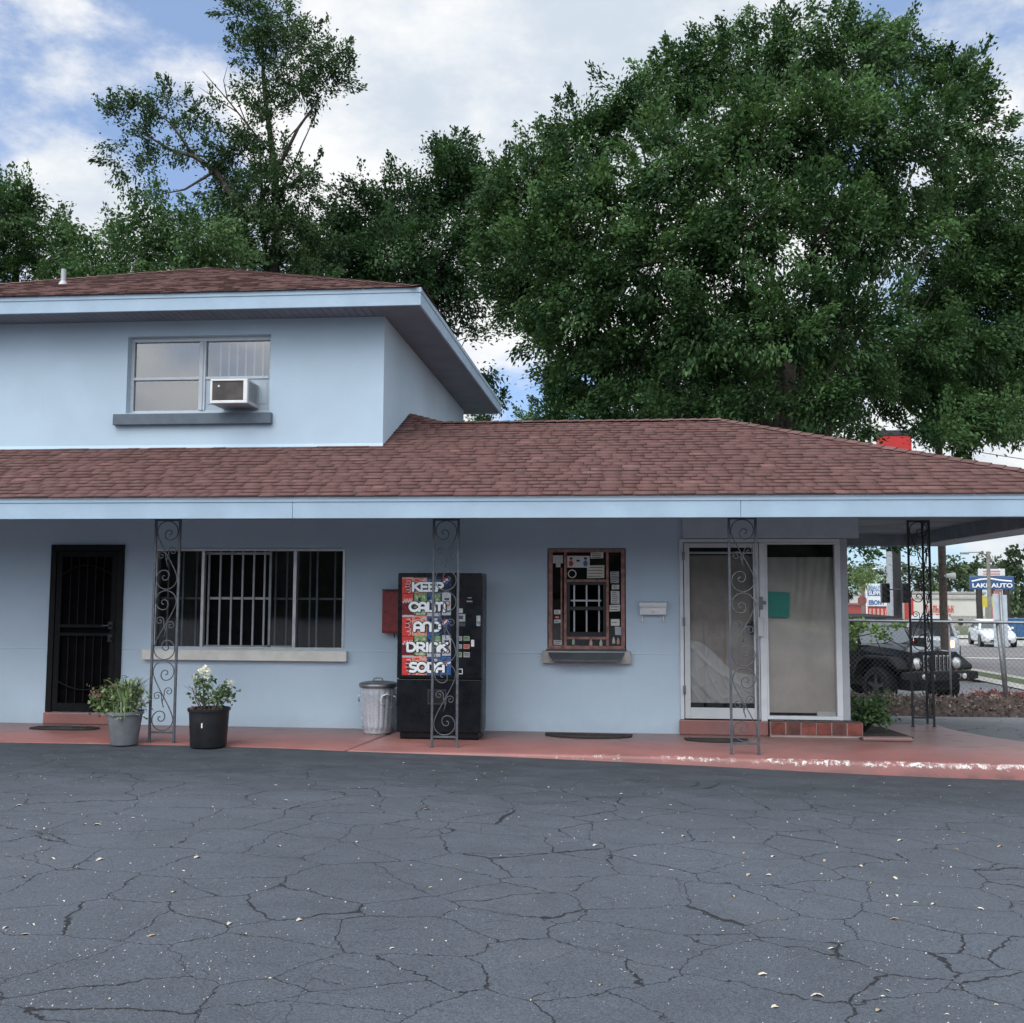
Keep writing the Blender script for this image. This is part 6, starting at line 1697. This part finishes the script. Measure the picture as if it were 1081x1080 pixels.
bush = [(112, 262, 26), (140, 248, 24), (165, 240, 26), (195, 246, 28), (222, 252, 26), (105, 288, 30), (140, 280, 34), (180, 278, 36), (215, 284, 32), (92, 300, 22), (245, 275, 26), (120, 310, 30), (200, 310, 34), (160, 310, 30)]
o_, counts['bush'] = tree('bushy_tree', 'light green bushy tree over the upper roof, left of the tall thin tree', 170, 26, bush, BUSHL, .125, 1.35, .28, 12, .5, nleaf=110, clump=.46)
farl = [(-12, 225, 36), (12, 212, 26), (28, 210, 20), (35, 238, 28), (60, 250, 18), (72, 262, 14), (5, 262, 36), (45, 275, 32), (75, 285, 22), (-30, 260, 45), (-60, 240, 45), (20, 300, 36), (62, 302, 28), (-40, 300, 40)]
o_, counts['farl'] = tree('leafy_tree', 'dark leafy tree at the far left above the upper roof', 0, 34, farl, OAKL, .135, 1.4, .30, 14, .55, nleaf=105, clump=.46)
# more crown behind the storey so that the view past the roof stays closed
hid = [(330, 340, 50), (420, 350, 45), (250, 340, 50), (150, 345, 50), (60, 345, 50)]
# distant trees seen under the eave and over the ridge
FARL = attr_mat('leaf_far', (.030, .055, .028), (.085, .130, .055), .6, .15)
far = [(893, 95, [(890, 606, 9), (902, 603, 8), (896, 618, 12), (884, 618, 12)]), (918, 110, [(915, 604, 7), (928, 603, 7), (922, 618, 12), (934, 616, 10)]), (968, 105, [(962, 606, 9), (974, 602, 9), (968, 618, 13), (981, 616, 10)]),
       (1001, 100, [(995, 604, 7), (1006, 598, 8), (1012, 608, 8), (1003, 616, 13), (988, 612, 8)]), (1025, 108, [(1020, 606, 7), (1030, 602, 6), (1026, 616, 11), (1014, 620, 9)]), (1047, 118, [(1040, 601, 6), (1048, 596, 7), (1056, 600, 6), (1048, 612, 12), (1060, 614, 9)]),
       (945, 112, [(942, 605, 8), (950, 604, 8), (946, 618, 12)]), (1078, 78, [(1080, 596, 12), (1073, 612, 10), (1085, 618, 18), (1074, 632, 12), (1080, 646, 12), (1092, 600, 18)]), (1066, 122, [(1064, 606, 6), (1070, 612, 9), (1062, 620, 9)])]
FL_ = ['at the left edge of the gap beside the side light', 'behind the shop sign', 'behind the corner iron post', 'right of the wooden pole', 'above the white store roof', 'above the blue sign', 'behind the dark sign post', 'at the far right edge', 'right of the blue sign']
for k, (pb, d, lb_) in enumerate(far):
    o_, n_ = tree('distant_tree', 'distant round green tree ' + FL_[k], pb, d, [(a_, b_, c_, 0, .8) for a_, b_, c_ in lb_], FARL, .42, .32, .35, 40+k, .35, 'trees on the far side of the street', clump=.85, nleaf=60, aspect=.6)
for k, (px, py, r_, lab) in enumerate(((555, 441, 9, 'tiny distant treetop just above the roof ridge in the sky gap'), (503, 440, 9, 'tiny distant treetop under the far corner of the upper eave'))):
    tree('distant_tree', lab, px, 62, [(px, py+2, r_, 0, 1), (px-5, py+8, r_, 0, 1), (px+6, py+9, r_, 0, 1), (px, py+18, r_*1.3, 0, 1)], BUSHL, .22, .5, .2, 60+k, .4, clump=.5, nleaf=70)
tree('small_tree', 'small pale green round tree with pink bloom behind the octagonal sign', 911, 60, [(905, 611, 6, 0, 1.2), (914, 607, 7, 0, 1.2), (921, 612, 6, 0, 1.2), (911, 616, 7, 0, 1.2)], attr_mat('leaf_small', (.09, .15, .05), (.22, .30, .12), .55, .25), .16, .8, .10, 70, .4, clump=.35, nleaf=60, limbmat=plain('bark_pink', (.22, .13, .12), .8))

# ------------------------------------------------------------------ fallen leaves and pale bits on the asphalt
LM = [plain('fallen_tan', (.42, .32, .20), .7, var=.25, scale=40), plain('fallen_pale', (.52, .47, .38), .7, var=.2, scale=40), plain('fallen_rust', (.28, .10, .055), .7, var=.3, scale=40), plain('fallen_cream', (.58, .56, .48), .7, var=.15, scale=40)]
protos = []
r = random.Random(77)
for k in range(8):
    L = r.uniform(.7, 1.1); w = r.uniform(.28, .5); vs = []; fs = []; n = 6
    for i in range(n+1):
        t = i/n; ww = w*math.sin(PI*min(1, t*.92+.06))**.8*.5; c_ = .10*math.sin(t*PI)*r.uniform(.6, 1.3); bend = .12*(t-.5)**2*r.choice((1, -1))
        vs += [((t-.5)*L, -ww+bend, .05+c_+ww*.5*r.random()), ((t-.5)*L, bend, .02+c_*.3), ((t-.5)*L, ww+bend, .05+c_+ww*.4*r.random())]
    for i in range(n): o = 3*i; fs += [(o, o+3, o+4, o+1), (o+1, o+4, o+5, o+2)]
    me = bpy.data.meshes.new('fallen_leaf'); me.from_pydata(vs, [], fs); me.materials.append(LM[(0, 1, 1, 1, 3, 3, 2, 1)[k]]); me.polygons.foreach_set('use_smooth', [True]*len(fs)); protos.append(me)
spots = []
def put(x, y, s, k=None): spots.append((x, y, s, k))
known = [(20, 858, 1), (37, 881, 1), (47, 883, 1), (52, 877, 0), (46, 862, 1), (102, 879, 1), (208, 914, 3), (183, 951, 3), (242, 984, 3), (316, 979, 3), (294, 901, 1), (160, 998, 0), (450, 859, 0), (224, 859, 0), (302, 852, 1), (105, 917, 1), (55, 916, 1), (24, 936, 1), (26, 998, 0), (5, 991, 1), (878, 996, 1), (805, 1025, 3), (908, 908, 3), (946, 938, 3), (943, 963, 0), (785, 897, 0), (816, 900, 3), (870, 903, 0), (812, 920, 3), (774, 943, 0), (721, 881, 1), (697, 836, 0), (597, 836, 4), (656, 838, 4), (774, 881, 1), (790, 920, 0), (930, 935, 2), (945, 920, 3), (920, 925, 0), (1035, 950, 4), (985, 946, 1), (700, 878, 4), (628, 893, 4), (818, 1059, 3), (864, 1046, 3), (927, 1060, 0), (1055, 884, 0), (950, 880, 1), (982, 891, 4), (640, 866, 4)]
for px, py, k in known:
    q = at_z(px, py, lot_z(0)); put(q.x, q.y, r.uniform(.035, .06), k)
for k in range(95):
    px, py = r.uniform(0, 1081), 805+270*r.random()**1.7
    q = at_z(px, py, lot_z(0)-.03)
    if q.y > -2.0: continue
    put(q.x, q.y, r.uniform(.016, .032))
for k in range(70):
    px, py = r.choice((r.gauss(930, 60), r.gauss(60, 60), r.uniform(0, 1081))), r.gauss(895, 32)
    q = at_z(px, min(1060, max(825, py)), lot_z(0)-.03); put(q.x, q.y, r.uniform(.018, .036))
for k, (x, y, s, kk) in enumerate(spots):
    pick = {0: 0, 1: 1, 2: 6, 3: 3, 4: 4}.get(kk, None); me = protos[pick if pick is not None else r.choice((0, 1, 2, 3, 4, 5, 7))]
    o = bpy.data.objects.new('fallen_leaf', me); COL.objects.link(o)
    o.location = (x, y, G(x, y)-.001); o.rotation_euler = (r.gauss(0, .12), r.gauss(0, .12), r.uniform(0, 2*PI)); o.scale = (s, s, s)
    tag(o, 'small dry fallen leaf lying on the cracked dark asphalt', 'leaf', 'dry leaves scattered on the asphalt')
# grit: tiny pale chips, uncountable
n = 5200
pxs = NR.uniform(-40, 1120, n); pys = 800+275*NR.random(n)**1.5
P_ = []
for a_, b_ in zip(pxs, pys):
    q = at_z(a_, b_, -.05)
    if q.y < -2.0 and (math.sin(q.x*1.7+q.y*.9)+math.sin(q.x*.6-q.y*1.9+1)+NR.normal()*.9) > .1: P_.append((q.x, q.y, G(q.x, q.y)+.003))
P_ = np.array(P_); Vv, Ff = leaf_quads(P_, .009, .8, NR, (0, 0, 1), .8)
tag(np_mesh('grit', Vv, Ff, attr_mat('grit', (.20, .20, .20), (.50, .48, .45), .8), None, {'tint': NR.random(len(P_))}), 'fine pale grit scattered over the dark asphalt', 'grit', kind='stuff')

# unseen tree belt behind the camera, added to dim the wall and window reflections
m = MB(); rr = random.Random(8)
def belt_y(x): return -58-6*math.sin(x*.05)
vs = []; fs = []; nx_, nz_ = 160, 8
for i in range(nx_+1):
    x = -90+180*i/nx_; hh = 8.5+2.2*math.sin(x*.21)+1.4*math.sin(x*.57+1)+rr.uniform(-.8, .8)
    for j in range(nz_+1):
        t = j/nz_; vs.append((x+rr.uniform(-.4, .4), belt_y(x)-2.5*math.sin(t*PI/2)+rr.uniform(-.6, .6), -.3+hh*t))
    for j in range(nz_+1):
        t = 1-j/nz_; vs.append((x+rr.uniform(-.4, .4), belt_y(x)-9+2.5*math.sin(t*PI/2)+rr.uniform(-.6, .6), -.3+hh*t))
k_ = 2*(nz_+1)
for i in range(nx_):
    for j in range(k_-1): a_ = i*k_+j; fs.append((a_, a_+1, a_+k_+1, a_+k_))
m.add(vs, fs)
tag(m.build('sky_blocker_belt', plain('sky_blocker_green', (.022, .030, .020), .9, var=.5, scale=1.2, bump=1.0, bscale=4)), 'unseen dark belt of trees added opposite the motel to block low sky', 'wood', kind='stuff')

# ------------------------------------------------------------------ sky, sun, camera
SUN_EL, SUN_AZ = math.radians(50), math.radians(203)      # azimuth clockwise from +Y
world = bpy.data.worlds.new('World'); SC.world = world; world.use_nodes = True
wt = world.node_tree; wn = wt.nodes; wl = wt.links
bg = wn['Background']; bg.inputs['Strength'].default_value = .12
sky = wn.new('ShaderNodeTexSky'); sky.sky_type = 'NISHITA'; sky.sun_disc = False; sky.sun_elevation = SUN_EL; sky.sun_rotation = SUN_AZ; sky.air_density = 1.0; sky.dust_density = .6; sky.ozone_density = 2.0
class WN(NT):
    def __init__(s): s.t = wt; s.n = wn; s.l = wl
w = WN(); gen = w.node('ShaderNodeTexCoord').outputs['Generated']
def nz(scale, detail, rough, off=(0, 0, 0), sc=(1, 1, 1.8)):
    m = w.node('ShaderNodeMapping'); m.inputs['Location'].default_value = off; m.inputs['Scale'].default_value = sc; w.link(gen, m.inputs[0])
    return w.noise(m.outputs[0], scale, detail, rough)
def blob(px, py, deg, soft=True):
    v = ray(px, py).normalized(); dt = w.node('ShaderNodeVectorMath', operation='DOT_PRODUCT'); w.link(gen, dt.inputs[0]); dt.inputs[1].default_value = v
    return w.rng(dt.outputs['Value'], math.cos(math.radians(deg)), 1.0)
n1 = nz(3.2, 8, .58, (3.1, .7, 1.3)); n2 = nz(9, 7, .6, (1.2, 5, 2))
f = w.math('ADD', w.math('MULTIPLY', n1, .5), w.math('MULTIPLY', n2, .5))
bias = None
for px, py, deg, wt_ in ((110, 100, 16, -.055), (150, 200, 7, -.05), (30, 150, 9, -.03), (30, 40, 8, .05), (240, 10, 7, -.05), (335, 25, 6, -.13), (560, 110, 17, .28), (420, 150, 9, .2), (700, 30, 12, .18), (470, 330, 8, .12), (95, 228, 5, .22), (1000, 20, 13, -.16), (1060, 110, 7, .10), (570, 412, 5, -.22), (1050, 490, 7, .18), (930, 590, 6, -.20), (1050, 595, 8, -.06)):
    b_ = w.math('MULTIPLY', blob(px, py, deg), wt_); bias = b_ if bias is None else w.math('ADD', bias, b_)
f = w.math('ADD', f, bias)
mask = w.rng(f, .37, .55)
# cloud body: white with blue-grey bellies, brighter towards the sun behind the photographer
g1 = w.rng(w.math('ADD', nz(5.5, 8, .6, (7, 2, 4)), w.math('MULTIPLY', blob(580, 105, 12), .15)), .44, .74)
cloud = w.mix(g1, (5.9, 5.95, 6.0), (3.9, 4.4, 5.0))
dts = w.node('ShaderNodeVectorMath', operation='DOT_PRODUCT'); w.link(gen, dts.inputs[0]); dts.inputs[1].default_value = (math.sin(SUN_AZ)*math.cos(SUN_EL), math.cos(SUN_AZ)*math.cos(SUN_EL), math.sin(SUN_EL))
sz = w.node('ShaderNodeSeparateXYZ'); w.link(gen, sz.inputs[0])
glow = w.rng(dts.outputs['Value'], .15, 1.0, 0.0, 2.0)
glow = w.math('ADD', w.math('MULTIPLY', glow, w.rng(sz.outputs[2], -.08, .52)), w.math('SUBTRACT', 1.0, w.math('MULTIPLY', w.rng(sz.outputs[1], -.1, -.5), w.rng(sz.outputs[2], .45, .10, 0, .05))))
gv = w.node('ShaderNodeCombineXYZ')
for k_ in range(3): w.link(glow, gv.inputs[k_])
cloud = w.mix(1.0, cloud, gv.outputs[0], 'MULTIPLY')
skyc = w.mix(1.0, sky.outputs[0], (.68, .90, 1.20), 'MULTIPLY')
veil = w.mix(.5, skyc, (2.7, 3.45, 4.6))
wl.new(w.mix(mask, veil, cloud), bg.inputs['Color'])
sl = bpy.data.lights.new('Sun', 'SUN'); sl.energy = 1.0; sl.angle = math.radians(38); sl.color = (1.0, .96, .90)
so = bpy.data.objects.new('Sun', sl); COL.objects.link(so)
sd = Vector((math.sin(SUN_AZ)*math.cos(SUN_EL), math.cos(SUN_AZ)*math.cos(SUN_EL), math.sin(SUN_EL)))
so.rotation_euler = (-sd).to_track_quat('-Z', 'Y').to_euler()
cd = bpy.data.cameras.new('Camera'); cam = bpy.data.objects.new('Camera', cd); COL.objects.link(cam)
cd.sensor_width = 36; cd.sensor_fit = 'HORIZONTAL'; cd.lens = 36*FPX/1081; cd.clip_start = .05; cd.clip_end = 3000
M = Matrix((_rt, _up, -_fw)).transposed().to_4x4(); M.translation = CAM; cam.matrix_world = M
SC.camera = cam
SC.view_settings.view_transform = 'Standard'; SC.view_settings.look = 'None'; SC.view_settings.exposure = 0.5; SC.view_settings.gamma = 1.0
SC.cycles.max_bounces = 8; SC.cycles.transparent_max_bounces = 12
